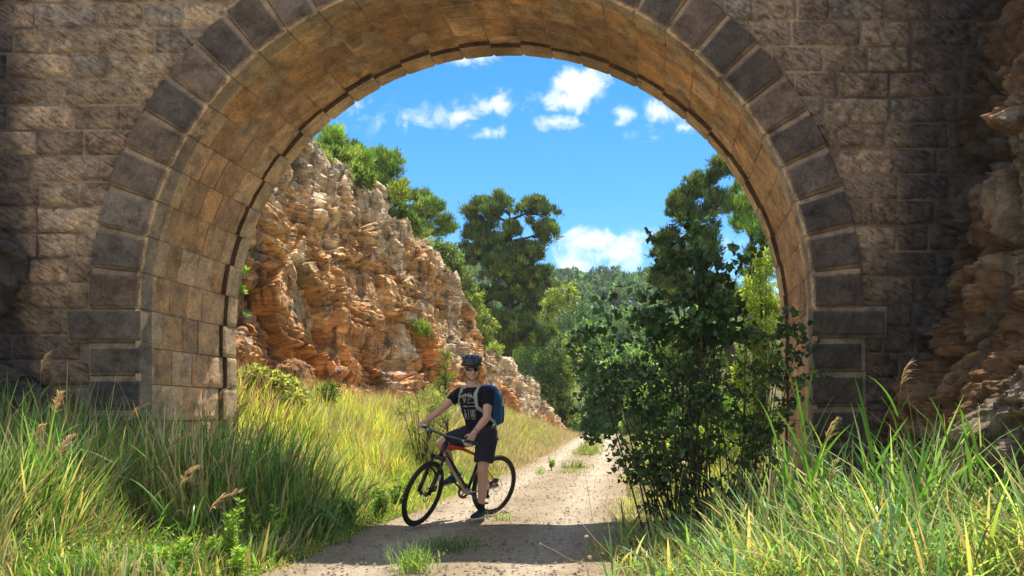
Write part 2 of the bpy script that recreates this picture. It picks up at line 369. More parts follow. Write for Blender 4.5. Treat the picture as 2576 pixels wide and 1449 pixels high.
xs = np.unique(np.concatenate([np.linspace(-400, -30, 10), np.linspace(-30, -9, 14), np.linspace(-9, 5, 113), np.linspace(5, 30, 18), np.linspace(30, 400, 10)]))
ys = np.unique(np.concatenate([np.linspace(-60, 2, 10), np.linspace(2, 26, 161), np.linspace(26, 70, 45), np.linspace(70, 150, 33), np.linspace(150, 700, 12)]))
XX, YY = np.meshgrid(xs, ys, indexing='ij')
# gravel track
def pc(y): return np.interp(y, [0, 6, 10, 16, 22, 32, 45, 60, 70], [-1.55, -1.6, -1.65, -1.75, -2.0, -2.6, -3.0, -2.6, -2])
def pw(y): return np.interp(y, [-40, 1, 4.6, 6, 8, 14, 22, 36, 60, 70], [9, 7, 1.35, 1.3, 1.32, 1.25, 1.2, 1.1, 1.0, 1.])  # unseen stretch behind the viewer widened to bounce warm light onto the walls
dig = .07 * (1 - sstep(np.abs(XX - pc(YY)) / pw(YY), .72, .97)) * (YY < 66)
a = Acc(); a.grid(np.stack([XX, YY, H(XX, YY) - dig], -1), len(xs), len(ys)); gr = a.build('ground', M['ground']); tag(gr, kind='structure')
yy = np.unique(np.concatenate([np.linspace(-40, 1, 40), np.linspace(1, 24, 300), np.linspace(24, 66, 120)])); uu = np.linspace(-1, 1, 41)
U, Y2 = np.meshgrid(uu, yy, indexing='ij')
ed = 1 + .10 * fbm(np.stack([np.sign(U).ravel() * 5, Y2.ravel() * 1.6, 0 * U.ravel()], 1), 8, 4).reshape(U.shape) * (np.abs(U) > .5)
X2 = pc(Y2) + pw(Y2) * U * ed
Z2 = H(X2, Y2) + .006 - .02 * np.exp(-((np.abs(U) - .5) / .2) ** 2) + .012 * fbm(np.stack([X2.ravel() * 2, Y2.ravel() * 2, 0 * X2.ravel()], 1), 11, 3).reshape(U.shape) * (1 - U ** 6)
Z2 = np.where(np.abs(U) > .99, Z2 - .012, Z2 + .006)
rut = np.exp(-((np.abs(U) - .5) / .22) ** 2)[..., None]
pcol = lerp(np.array([.38, .305, .21]), np.array([.54, .455, .345]), rut).reshape(-1, 3)
a = Acc(); a.grid(np.stack([X2, Y2, Z2], -1), *U.shape, c=pcol); pt = a.build('path', M['path']); tag(pt, kind='structure')
def onpath(x, y, m=1.0): return np.abs(x - pc(y)) < pw(y) * m
# loose stones
def stones(n, fx, size, name, label):
    a = Acc(); x, y = fx(n)
    base = np.array([[1, 0, 0], [0, 1, 0], [-1, 0, 0], [0, -1, 0], [0, 0, .8], [0, 0, -.5]], float)
    q = np.array([[0, 1, 4, 4], [1, 2, 4, 4], [2, 3, 4, 4], [3, 0, 4, 4]])
    z = H(x, y) + .014; s = size * rng.uniform(.5, 1.6, len(x)) ** 1.5
    V = base[None] * (1 + rng.uniform(-.3, .3, (len(x), 6, 3))) * s[:, None, None]
    th = rng.uniform(0, 6.28, len(x)); c, si = np.cos(th)[:, None], np.sin(th)[:, None]
    V = np.stack([V[..., 0] * c - V[..., 1] * si, V[..., 0] * si + V[..., 1] * c, V[..., 2]], -1) + np.stack([x, y, z], 1)[:, None]
    tri = np.array([[0, 1, 4], [1, 2, 4], [2, 3, 4], [3, 0, 4]])
    Fq = (tri[None] + (np.arange(len(x)) * 6)[:, None, None]).reshape(-1, 3)
    g = rng.uniform(.55, 1.15, len(x))[:, None, None] * np.array([.42, .35, .27]); C = np.tile(g, (1, 6, 1)).reshape(-1, 3)
    o = mk(name, V.reshape(-1, 3), Fq, M['path'], None, False, C); tag(o, label, 'gravel', kind='stuff')
def fx(n):
    y = 4.6 + 22 * rng.random(n) ** 1.8; u = rng.normal(0, .75, n); return pc(y) + pw(y) * u, y
stones(6000, fx, .010, 'gravel', 'small loose pebbles scattered over the pale track')

# ------------------------------------------------------------ left cliff behind the bridge
def cliff_left():
    Yk = [10.2, 13, 16, 18, 20, 22, 25, 28, 30, 33, 36, 39, 42]
    TX = [-7.1, -7.2, -7.2, -7.3, -7.2, -6.9, -6.75, -6.65, -6.35, -6.1, -5.5, -5.1, -5.2]
    TZ = [7.6, 7.2, 6.85, 7.0, 6.85, 6.4, 5.65, 4.25, 3.6, 3.0, 2.1, .9, .0]
    Yv = np.concatenate([np.linspace(9.9, 22, 430), np.linspace(22, 43, 260)[1:]]); nv = 300; ne = 26
    t = np.concatenate([np.linspace(-.04, 1, nv), 1 + np.linspace(0, 1, ne + 1)[1:] ** 1.6])
    Yg, T = np.meshgrid(Yv, t, indexing='ij')
    bx = np.interp(Yg, _by, _bx) + .2; bz = np.interp(Yg, _by, _bz) - .4; tx = np.interp(Yg, Yk, TX); tz = np.interp(Yg, Yk, TZ)
    Tc = np.clip(T, 0, 1)
    X = lerp(bx, tx, Tc ** 1.5); Z = lerp(bz, tz, Tc)
    e = np.clip(T - 1, 0, 1); X = X - e * 22; Z = Z + .9 * e * (tz > 1) - 3 * sstep(e, .6, 1)
    sh = X.shape; P = np.stack([X, Yg, Z], -1).reshape(-1, 3)
    ks = sstep(T.ravel(), 1.25, 1.02)
    Pw = P + .22 * np.stack([fbm(P * .8, 1, 3), fbm(P * .8, 2, 3), fbm(P * .8, 3, 3)], 1)
    # strata: soft beds cut back under harder ledges
    zz = Pw[:, 2] + .05 * P[:, 1]
    bed = .62 + .0 * zz; f = (zz / bed) % 1; k = np.floor(zz / bed); hr = _hash(k, k * 0, k * 0, 5)
    led = (sstep(f, .0, .15) * (1 - sstep(f, .82, 1.0)) - .5) * (.10 + .30 * hr) * (1.15 - .75 * np.clip(T.ravel(), 0, 1))
    f2 = (zz / .19) % 1; led2 = (sstep(f2, 0, .2) * (1 - sstep(f2, .75, 1)) - .5) * .05 * (fbm(P * .6, 66, 2) > -.05)
    d1, d2, c1, v1 = worley(Pw * np.array([.6, .55, .85]), 21, True); e1, e2, c2, v2 = worley(Pw * np.array([1.7, 1.6, 1.9]), 33, True)
    g1, g2, c3, v3 = worley(Pw * np.array([4.6, 4.4, 5.2]), 43, True)
    tq = np.clip(T.ravel(), 0, 1); rough = .50 + .8 * sstep(tq, .40, .8)
    fr_ = (zz / .40 + .15 * fbm(P * .9, 67, 2)) % 1; gate = sstep(fbm(P * np.array([.35, .35, 1.2]), 68, 3), -.15, .2) * (1.1 - .8 * tq)
    fr2 = (zz / .17 + .2 * fbm(P * 1.1, 64, 2)) % 1; gate2 = sstep(fbm(P * np.array([.5, .5, 1.6]), 63, 3), .0, .25) * (1.0 - .8 * tq)
    d = .30 * fbm(P * .35, 51, 3) + .95 * led * gate + (c1 - .5) * .34 + v1 * (.60 + .3 * tq) - .10 * np.exp(-(d2 - d1) / .02)
    d += rough * ((c2 - .5) * .15 + v2 * .30 - .05 * np.exp(-(e2 - e1) / .03) + (c3 - .5) * .05 + v3 * .15)
    d += -.20 * np.exp(-((fr_ - .5) / .07) ** 2) * gate - .09 * np.exp(-((fr2 - .5) / .10) ** 2) * gate2
    d += -.22 * sstep(ridged(Pw * np.array([1, .9, .28]), 69, 2), .80, .97) + rough * (.07 * (ridged(Pw * 2.6, 61, 4) - .3) + .035 * fbm(P * 9, 71, 5, .6))
    # a deep dark cleft and hollow mid face
    for (py, pz, ry, rz, am) in [(15.6, 2.75, .28, .55, .8), (15.9, 3.7, .14, .9, .5), (19.5, 2.5, 1.4, .14, .55), (14.5, 1.9, 2.2, .1, .35), (23, 2.3, 1.5, .16, .5), (18.2, 4.8, .9, .12, .4)]:
        d -= am * np.exp(-((P[:, 1] - py) / ry) ** 2 - ((P[:, 2] - pz) / rz) ** 2)
    d *= ks * .95
    N = np.array([.93, -.28, .22]); top = sstep(T.ravel(), .93, 1.02)
    Nn = N[None] * (1 - top)[:, None] + np.array([.45, -.1, .85])[None] * top[:, None]
    V = P + Nn * d[:, None]
    # colour: orange beds low, ochre and grey crust higher
    tt = np.clip(T.ravel() + .16 * fbm(P * .7, 81, 3), 0, 1)
    w = sstep(tt, .22, .62)[:, None]; org = np.array([.80, .42, .18]); och = np.array([.82, .54, .27]); gry = np.array([.84, .70, .50])
    col = lerp(org, och, w); gm = sstep(fbm(P * .9, 91, 4) + .75 * (tt - .42), -.02, .22)[:, None]
    col = lerp(col, gry, gm * .9)
    col = col * (.78 + .44 * c2)[:, None]
    pl = sstep(T.ravel(), 1.02, 1.12)[:, None]; col = lerp(col, np.array([.2, .17, .09]), pl)
    a = Acc(); a.grid(V, *sh, c=col, flip=False); o = a.build('cliff', M['cliff'], None, False); tag(o, kind='structure')
cliff_left()
def plateau_z(y): return float(np.interp(y, [13, 16, 18, 20, 22, 25, 28, 30, 33, 36, 39], [7.2, 6.85, 7.0, 6.85, 6.4, 5.65, 4.25, 3.6, 3.0, 2.1, .9]))

# ------------------------------------------------------------ rock walls on the near side of the bridge
def cliff_right():
    Yv = np.linspace(8.12, 2.5, 330); Zv = np.linspace(-.3, 8.5, 470); Yg, Zg = np.meshgrid(Yv, Zv, indexing='ij')
    X = 2.66 + .155 * Zg - .25 * np.exp(-((Zg - .9) / .8) ** 2) + .12 * sstep(Yg, 7.4, 8.1) + .03 * (8 - Yg)
    P = np.stack([X, Yg, Zg], -1).reshape(-1, 3)
    Pw = P + .3 * np.stack([fbm(P * 1.5, 101, 3), fbm(P * 1.5, 102, 3), fbm(P * 1.5, 103, 3)], 1)
    d1, d2, c1, v1 = worley(Pw * np.array([1.2, 1.2, 1.5]), 121, True); e1, e2, c2, v2 = worley(Pw * np.array([3.4, 3.4, 5]), 133, True)
    d = .36 * fbm(P * .8, 151, 3) + v1 * .5 + v2 * .16 + (c1 - .5) * .30 - .10 * np.exp(-(d2 - d1) / .04) + (c2 - .5) * .12 - .06 * np.exp(-(e2 - e1) / .06)
    d += .16 * (ridged(Pw * 3.4, 161, 4) - .3) + .05 * ridged(Pw * 11, 171, 3) + .02 * fbm(P * 30, 172, 3)
    V = P + np.array([-.95, -.15, .2])[None] * d[:, None]
    g = sstep(fbm(P * 1.1, 181, 4), -.1, .25)[:, None]
    col = lerp(np.array([.30, .18, .095]), np.array([.33, .275, .21]), g) * (.75 + .5 * c2)[:, None]
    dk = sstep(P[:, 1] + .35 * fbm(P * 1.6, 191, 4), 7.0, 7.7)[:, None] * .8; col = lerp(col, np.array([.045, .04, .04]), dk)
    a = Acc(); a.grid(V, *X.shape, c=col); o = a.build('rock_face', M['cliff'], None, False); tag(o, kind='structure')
    # cap running back to the right
    a = Acc(); e = np.linspace(0, 1, 8); YE, E = np.meshgrid(np.linspace(8.0, 2.5, 30), e, indexing='ij')
    a.grid(np.stack([4.4 + 14 * E, YE, 8.4 - 0 * E], -1), *YE.shape, c=(.2, .17, .1)); a.build('rock_shelf', M['cliff'])['kind'] = 'structure'
cliff_right()
def boulder(name, label, c, r, seed, col=(.19, .17, .165), res=90, rot=0):
    th = np.linspace(0.0, PI, res); ph = np.linspace(0, 2 * PI, res * 2 + 1); T, Q = np.meshgrid(th, ph, indexing='ij')
    D = np.stack([np.sin(T) * np.cos(Q), np.sin(T) * np.sin(Q), np.cos(T)], -1).reshape(-1, 3)
    D2 = np.sign(D) * np.abs(D) ** .75
    d1, d2, c1 = worley(D * 1.6 + seed, seed); n = 1 + .16 * fbm(D * 2 + seed, seed, 4) + .12 * (c1 - .5) + .06 * ridged(D * 6 + seed, seed, 3) + .02 * fbm(D * 22, seed, 3)
    V = D2 * n[:, None] * np.array(r)
    C = np.array(col) * (.7 + .6 * (fbm(D * 5 + seed, seed + 4, 4) * .5 + .5))[:, None]
    a = Acc(); a.grid(V, *T.shape, c=C); o = a.build(name, M['cliff'], None, False); o.location = c; o.rotation_euler = (0, 0, rot); tag(o, label, 'rock')
boulder('boulder', 'big dark rounded boulder jutting in at the far left against the bridge wall', (-7.42, 7.75, 2.72), (.62, .6, .50), 7)
boulder('boulder', 'low jagged dark rock in the grass below the big boulder at left', (-7.35, 7.6, 1.30), (.85, .7, .42), 19)
boulder('boulder', 'dark rock slab half buried at the foot of the left abutment', (-7.7, 7.4, .7), (.8, .7, .5), 29)
boulder('boulder', 'leaning orange rock slab at the cliff foot above the bramble', tuple(at(742, 985, 13.6)), (.3, .4, .55), 39, (.5, .27, .12), 50)

# ------------------------------------------------------------ the bridge
def bridge():
    br = thing('stone_bridge', 'old brown stone masonry bridge whose round arch frames the track', 'bridge', (0, 0, 0))
    # --- core (mortar) : front, back, soffit, top
    nA = 120; prof = [(CX - RI - .05, z) for z in np.linspace(-.5, CZ, 12)] + [(CX + (RI + .05) * math.cos(PI - t), CZ + (RI + .05) * math.sin(PI - t)) for t in np.linspace(0, PI, nA)][1:-1] + [(CX + RI + .05, z) for z in np.linspace(CZ, -.5, 12)]
    prof = np.array(prof); XL, XR = -16., 7.5
    out = []
    for (x, z) in prof:
        if z <= CZ: out.append((XL if x < CX else XR, z)); continue
        d = np.array([x - CX, z - CZ]); d = d / np.linalg.norm(d); k = (ZTOP - CZ) / max(d[1], 1e-3)
        kx = (XL - CX) / d[0] if d[0] < -1e-6 else ((XR - CX) / d[0] if d[0] > 1e-6 else 1e9)
        k = min(k, kx); out.append((CX + d[0] * k, CZ + d[1] * k))
    out = np.array(out); n = len(prof); a = Acc(); mc = (.41, .32, .23)
    for y, fl in ((YF + .03, False), (YB - .002, True)):
        P = np.stack([np.stack([prof[:, 0], np.full(n, y), prof[:, 1]], 1), np.stack([out[:, 0], np.full(n, y), out[:, 1]], 1)], 1)
        a.grid(P, n, 2, c=mc, flip=fl)
    y = np.array([YF + .03, YB - .002])
    P = np.stack([np.repeat(prof[:, 0:1], 2, 1), np.tile(y, (n, 1)), np.repeat(prof[:, 1:2], 2, 1)], -1); a.grid(P, n, 2, c=mc)
    P = np.stack([np.repeat(out[:, 0:1], 2, 1), np.tile(y, (n, 1)), np.repeat(out[:, 1:2], 2, 1)], -1); a.grid(P, n, 2, c=mc)
    a.box((XL, YF + .03, ZTOP - .02), (XR, YB, ZTOP)); a.build('core', M['mortar'], br, smooth=False)
    # --- coursed wall stones
    pal = np.array([(.45, .325, .225), (.49, .365, .25), (.41, .30, .22), (.39, .32, .26), (.53, .40, .275), (.43, .305, .22)])
    def ext(z): return math.sqrt(max(RE ** 2 - (z - CZ) ** 2, 0)) if z > CZ else RE
    for side, l0 in ((-1, 3.0), (1, 49.0)):
        a = Acc(); rr = random.Random(4 + side)
        lines = [l0 + 64.6 * k for k in range(-4, 22)]
        for py1, py0 in zip(lines[:-1], lines[1:]):
            z1 = CAMH + (PY0 - py1) / F * YF; z0 = CAMH + (PY0 - py0) / F * YF
            if z0 > ZTOP: continue
            z1 = min(z1, ZTOP - .02); g = .012
            x = -9.0 if side < 0 else 4.6; xs_ = [x + rr.uniform(-.3, .3) * 1]
            lim = CX + side * RE
            while True:
                w = rr.uniform(.34, .78); nx = xs_[-1] + (w if side < 0 else -w)
                if (side < 0 and nx > CX + 0.1 and z0 > CZ + RE - .02) or (side > 0 and nx < CX and z0 > CZ + RE - .02): break
                if (side < 0 and nx > CX) or (side > 0 and nx < CX): break
                xs_.append(nx)
            for xa, xb in zip(xs_[:-1], xs_[1:]):
                lo, hi = min(xa, xb), max(xa, xb)
                # skip stones inside the ring
                if side < 0:
                    m = CX - min(ext(z0), ext(z1)) - .03
                    if lo > m - .1: continue
                else:
                    m = CX + min(ext(z0), ext(z1)) + .03
                    if hi < m + .1: continue
                nx = max(6, int((hi - lo) / .024)); nz = 12
                u = np.linspace(lo + g, hi - g, nx); v = np.linspace(z0 + g * .8, z1 - g * .8, nz)
                Uv, Vv = np.meshgrid(u, v, indexing='ij')
                ex = np.where(Vv > CZ, np.sqrt(np.maximum(RE ** 2 - (Vv - CZ) ** 2, 0)), RE) + .02
                ux = np.linspace(0, 1, nx)[:, None]
                if side < 0: hh = np.minimum(hi - g, CX - ex); Uv = (lo + g) + (hh - lo - g) * ux
                else: hh = np.maximum(lo + g, CX + ex); Uv = hh + (hi - g - hh) * ux
                vz = np.linspace(0, 1, nz)[None, :]
                wd = (hi - lo); hz = (z1 - z0)
                e = np.minimum(np.minimum(ux, 1 - ux) * wd, np.minimum(vz, 1 - vz) * hz)
                Pq = np.stack([Uv, Vv, 0 * Uv], -1).reshape(-1, 3)
                rough = rr.uniform(.6, 1.3)
                irr = .012 * fbm(Pq * 14, 7, 2).reshape(Uv.shape)
                e2 = sstep(e + 1.6 * irr, .0, .026)
                dep = e2 * (.026 + rough * (.038 * fbm(Pq * np.array([6, 8, 1]), 5, 3).reshape(Uv.shape) + .028 * ridged(Pq * np.array([16, 26, 1]), 6, 3).reshape(Uv.shape)))
                Yv = YF + .035 - dep
                c = pal[rr.randrange(6)] * rr.uniform(.75, 1.2)
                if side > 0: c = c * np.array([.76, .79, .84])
                if rr.random() < .12: c = c * 1.35
                # black damp stain towards the rock faces
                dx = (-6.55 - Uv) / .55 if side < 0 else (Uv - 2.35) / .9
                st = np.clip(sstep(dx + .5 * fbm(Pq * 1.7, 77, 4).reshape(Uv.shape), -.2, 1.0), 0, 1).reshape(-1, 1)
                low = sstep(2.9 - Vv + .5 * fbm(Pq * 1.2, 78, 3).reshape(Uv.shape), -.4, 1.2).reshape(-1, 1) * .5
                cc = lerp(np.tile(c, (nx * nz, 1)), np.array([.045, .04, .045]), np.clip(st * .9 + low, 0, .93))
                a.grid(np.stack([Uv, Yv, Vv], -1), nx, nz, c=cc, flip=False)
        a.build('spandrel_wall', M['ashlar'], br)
    # --- arch ring: one object per voussoir, drafted margin and rock-faced panel
    NV = 29; rr = random.Random(8)
    def quad_stone(name, fn, nu, nv, wid, hei, mu0, mu1, mv0, mv1, cm, cp, yb=.14, parent=br, seed=0, raised=.034):
        """fn(u,v)->x,z ; margins in metres; front at YF-.03"""
        u = np.linspace(0, 1, nu); v = np.linspace(0, 1, nv); Uv, Vv = np.meshgrid(u, v, indexing='ij')
        x, z = fn(Uv, Vv)
        du = np.minimum(Uv * wid - mu0, (1 - Uv) * wid - mu1); dv = np.minimum(Vv * hei - mv0, (1 - Vv) * hei - mv1)
        d = np.minimum(du, dv); Pq = np.stack([x, z, 0 * x + seed], -1).reshape(-1, 3)
        d = d + .004 * fbm(Pq * 30, 3, 2).reshape(x.shape)
        pn = sstep(d, 0, .014)
        eg = np.minimum(np.minimum(Uv, 1 - Uv) * wid, np.minimum(Vv, 1 - Vv) * hei); eg = 1 - sstep(eg, 0, .012)
        dep = .03 - (.012 + .02 * np.clip(fbm(Pq * 5, 14, 3).reshape(x.shape), 0, 1)) * eg + pn * (raised + .022 * fbm(Pq * 9, 4, 3).reshape(x.shape) + .013 * ridged(Pq * 26, 5, 3).reshape(x.shape))
        y = YF - dep + .002 * fbm(Pq * 18, 2, 3).reshape(x.shape)
        wear = sstep(fbm(Pq * 3.5, 9, 3), .0, .5)[:, None] * .4
        cmar = lerp(np.tile(np.array(cm), (nu * nv, 1)), np.array([.15, .12, .10]), wear)
        C = lerp(cmar, np.array(cp)[None], pn.reshape(-1, 1))
        a = Acc(); a.grid(np.stack([x, y, z], -1), nu, nv, c=C)
        # sides back into the wall
        per = [(i, 0) for i in range(nu)] + [(nu - 1, j) for j in range(1, nv)] + [(i, nv - 1) for i in range(nu - 2, -1, -1)] + [(0, j) for j in range(nv - 2, -1, -1)]
        A = np.array([[x[i, j], y[i, j], z[i, j]] for i, j in per]); B = A.copy(); B[:, 1] = YF + yb
        a.grid(np.stack([A, B], 1), len(per), 2, c=cm)
        return a.build(name, M['ring'], parent)
    for k in range(NV):
        t0 = PI * k / NV; t1 = PI * (k + 1) / NV
        gp = .0035 / RI
        def fn(u, v, t0=t0, t1=t1):
            th = PI - (t0 + gp + (t1 - t0 - 2 * gp) * u); r = RI + .0 + (RE - RI) * v
            return CX + r * np.cos(th), CZ + r * np.sin(th)
        g = rr.uniform(.62, 1.3); grey = rr.random()
        cp = lerp(np.array([.175, .15, .135]), np.array([.30, .22, .16]), grey) * g
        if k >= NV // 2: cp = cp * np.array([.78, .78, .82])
        cm = np.array([.46, .355, .25]) * rr.uniform(.85, 1.1)
        up0 = k < NV // 2
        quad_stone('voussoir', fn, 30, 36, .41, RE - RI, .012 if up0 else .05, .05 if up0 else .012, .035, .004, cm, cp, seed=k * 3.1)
    # imposts and quoins under the springing
    def rect(x0, x1, z0, z1):
        return lambda u, v: (x0 + (x1 - x0) * u, z0 + (z1 - z0) * v)
    def stone(name, px0, px1, py1, py0, m, cp, seed):
        x0, x1 = (px0 - PX0) / F * YF, (px1 - PX0) / F * YF; z0, z1 = CAMH + (PY0 - py0) / F * YF, CAMH + (PY0 - py1) / F * YF
        o = quad_stone(name, rect(x0, x1, z0, z1), int((x1 - x0) / .016), int((z1 - z0) / .016), x1 - x0, z1 - z0, *m, (.33, .27, .20), cp, seed=seed)
        return o
    xl = (CX - RI) / YF * F + PX0; xr = (CX + RI) / YF * F + PX0
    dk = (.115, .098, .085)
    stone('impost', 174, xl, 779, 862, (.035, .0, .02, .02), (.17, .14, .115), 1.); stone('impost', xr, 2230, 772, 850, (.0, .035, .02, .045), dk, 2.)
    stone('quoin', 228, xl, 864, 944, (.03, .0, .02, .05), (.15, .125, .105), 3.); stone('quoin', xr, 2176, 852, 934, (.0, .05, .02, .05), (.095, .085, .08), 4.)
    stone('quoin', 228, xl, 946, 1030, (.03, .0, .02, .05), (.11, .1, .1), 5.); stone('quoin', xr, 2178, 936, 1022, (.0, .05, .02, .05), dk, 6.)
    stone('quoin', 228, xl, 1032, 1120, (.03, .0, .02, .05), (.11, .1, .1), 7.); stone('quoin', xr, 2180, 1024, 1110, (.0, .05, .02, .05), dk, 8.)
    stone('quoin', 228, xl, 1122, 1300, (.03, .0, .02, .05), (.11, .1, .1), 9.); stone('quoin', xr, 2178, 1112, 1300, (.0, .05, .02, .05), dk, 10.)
    # --- soffit stones and jamb stones
    pal2 = np.array([(.68, .41, .22), (.62, .38, .20), (.72, .47, .28), (.55, .33, .185), (.66, .38, .18)])
    rr = random.Random(12)
    slots = []                                       # (arc start, arc end) measured along the profile from the left foot
    L0 = CZ + .4; arc = PI * RI; hgt = .405
    s = L0
    while s > 0: slots.append((max(s - hgt, 0), s)); s -= hgt
    slots = slots[::-1]
    for k in range(NV): slots.append((L0 + arc * k / NV, L0 + arc * (k + 1) / NV))
    s = L0 + arc
    while s < 2 * L0 + arc: slots.append((s, min(s + hgt, 2 * L0 + arc))); s += hgt
    def prof_pt(sv, rec):
        th = PI - (sv - L0) / RI; r = RI + rec
        x = np.where(sv < L0, CX - r, np.where(sv > L0 + arc, CX + r, CX + r * np.cos(th)))
        z = np.where(sv < L0, sv - .4, np.where(sv > L0 + arc, CZ - (sv - L0 - arc), CZ + r * np.sin(th)))
        return x, z
    accs = {'front_ring': Acc(), 'soffit_lining': Acc(), 'back_ring': Acc()}
    y0, y1 = YF - .03, YB
    for k, (s0, s1) in enumerate(slots):
        fr = .26 if k % 2 else .37; bk = .20 if k % 2 else .27
        fr += rr.uniform(-.02, .02); bk += rr.uniform(-.02, .02)
        cuts = [y0, y0 + fr]; yr = y1 - bk
        while cuts[-1] < yr - .5: cuts.append(cuts[-1] + rr.uniform(.24, .42))
        cuts.append(yr); cuts.append(y1)
        for j, (ya, yb_) in enumerate(zip(cuts[:-1], cuts[1:])):
            fst, lst = j == 0, j == len(cuts) - 2
            rec = rr.uniform(.0, .008) if fst else (rr.uniform(-.030, -.012) if lst else rr.uniform(.020, .036))
            g = .004 if (fst or lst) else .006
            nu = 14; nv = max(6, int((yb_ - ya) / .03))
            su = np.linspace(s0 + g, s1 - g, nu); yv = np.linspace(ya + (0 if fst else g), yb_ - (0 if lst else g), nv); S, Yv = np.meshgrid(su, yv, indexing='ij')
            eu = np.minimum(S - s0, s1 - S); ev = np.minimum(Yv - ya, yb_ - Yv) if not (fst or lst) else (yb_ - Yv if fst else Yv - ya); e = 1 - sstep(np.minimum(eu, ev), 0, .022)
            Pq = np.stack([S, Yv, 0 * S + 3], -1).reshape(-1, 3)
            rg = (.006 if (fst or lst) else .014)
            rec_ = rec + .016 * e + rg * fbm(Pq * 5, 21, 4).reshape(S.shape) + rg * .5 * ridged(Pq * 18, 22, 3).reshape(S.shape)
            # spalled patches near the crown
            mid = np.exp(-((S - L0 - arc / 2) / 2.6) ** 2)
            if not (fst or lst): rec_ = rec_ + .05 * mid * sstep(fbm(Pq * 2.6, 31, 3).reshape(S.shape), .1, .45)
            x, z = prof_pt(S, rec_)
            c = pal2[rr.randrange(5)] * rr.uniform(.82, 1.12)
            if fst or lst: c = np.array([.66, .46, .27]) * rr.uniform(.9, 1.08)
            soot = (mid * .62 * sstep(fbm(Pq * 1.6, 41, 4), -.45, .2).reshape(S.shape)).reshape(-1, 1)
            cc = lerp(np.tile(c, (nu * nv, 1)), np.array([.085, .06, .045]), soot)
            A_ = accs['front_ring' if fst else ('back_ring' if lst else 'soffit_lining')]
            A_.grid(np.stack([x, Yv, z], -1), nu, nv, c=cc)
            # skirts so each stone reads as solid
            for sel in ([0], [nu - 1]):
                i = sel[0]; xb, zb = prof_pt(S[i], .06); A_.grid(np.stack([np.stack([x[i], Yv[i], z[i]], 1), np.stack([xb, Yv[i], zb], 1)], 1), nv, 2, c=c)
            for i in (0, nv - 1):
                xb, zb = prof_pt(S[:, i], .06); A_.grid(np.stack([np.stack([x[:, i], Yv[:, i], z[:, i]], 1), np.stack([xb, Yv[:, i], zb], 1)], 1), nu, 2, c=(.13, .085, .05) if (lst and i == 0) else c)  # front step of the back ring coloured dark for its shadow and grime
            if lst:   # outer face of the back ring
                xb, zb = prof_pt(S[:, -1], .5); A_.grid(np.stack([np.stack([x[:, -1], Yv[:, -1] + .001, z[:, -1]], 1), np.stack([xb, Yv[:, -1] + .02, zb], 1)], 1), nu, 2, c=c)
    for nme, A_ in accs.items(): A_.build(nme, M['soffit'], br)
bridge()
# ------------------------------------------------------------ vegetation generators
def unit(v): return v / (np.linalg.norm(v, axis=-1, keepdims=True) + 1e-9)
def leaves(P, D, L, W, C, fold=.25, spin=None):
    """rhombic leaves (2 quads folded down the midrib). P base, D direction, L length, W width"""
    n = len(P); D = unit(D); Rn = unit(rng.normal(size=(n, 3))) if spin is None else spin
    S = unit(np.cross(D, Rn)); Nn = np.cross(S, D)
    L = np.broadcast_to(L, (n,))[:, None]; W = np.broadcast_to(W, (n,))[:, None]
    b = P; t = P + D * L; m = P + D * L * .45 - Nn * W * fold; l = P + D * L * .42 - S * W * .5; r = P + D * L * .42 + S * W * .5
    V = np.stack([b, l, t, r], 1).reshape(-1, 3)
    Fq = np.arange(n)[:, None] * 4 + np.array([0, 1, 2, 3])[None]
    return V, Fq, np.repeat(C, 4, 0)
def hearts(P, D, L, C):
    """broad poplar leaves, 6 outline points, folded"""
    n = len(P); D = unit(D); S = unit(np.cross(D, unit(rng.normal(size=(n, 3))))); Nn = np.cross(S, D); L = L[:, None]
    pts = [(0, 0, 0), (.12, .46, .10), (.45, .52, .12), (1.05, 0, -.05), (.45, -.52, .12), (.12, -.46, .10)]
    V = np.stack([P + D * L * a_ + S * L * b_ + Nn * L * c_ for a_, b_, c_ in pts], 1).reshape(-1, 3)
    q = np.array([[0, 1, 2, 3], [0, 3, 4, 5]]); Fq = (q[None] + (np.arange(n) * 6)[:, None, None]).reshape(-1, 4)
    return V, Fq, np.repeat(C, 6, 0)
def blades(P, L, W, lean, az, bend, C0, C1, seg=4, up=None):
    """grass ribbons: base P, length L, width W, initial lean angle from vertical, azimuth az, extra bend"""
    n = len(P); k = np.arange(seg + 1) / seg
    th = lean[:, None] + bend[:, None] * k[None, :] ** 1.3
    ds = (L / seg)[:, None]
    r = np.concatenate([np.zeros((n, 1)), np.cumsum(np.sin(th[:, :-1]) * ds, 1)], 1)
    z = np.concatenate([np.zeros((n, 1)), np.cumsum(np.cos(th[:, :-1]) * ds, 1)], 1)
    cx, sy = np.cos(az)[:, None], np.sin(az)[:, None]
    ctr = np.stack([P[:, 0:1] + r * cx, P[:, 1:2] + r * sy, P[:, 2:3] + z], -1)
    tw = rng.uniform(-1.1, 1.1, n)
    sx = np.stack([-np.sin(az + tw), np.cos(az + tw), 0 * az], -1)[:, None]
    w = (W[:, None] * np.array([np.sin(min(1., .35 + q * 1.3) * PI * .5) * (1 - q ** 2.2) + .03 for q in k])[None])[..., None]
    V = np.stack([ctr - sx * w * .5, ctr + sx * w * .5], 2).reshape(-1, 3)
    b = (np.arange(n) * (seg + 1) * 2)[:, None] + (np.arange(seg) * 2)[None]
    Fq = np.stack([b, b + 1, b + 3, b + 2], -1).reshape(-1, 4)
    cc = C0[:, None] + (C1 - C0)[:, None] * (k[None, :, None]); C = np.repeat(cc, 2, 1).reshape(-1, 3)
    return V, Fq, C
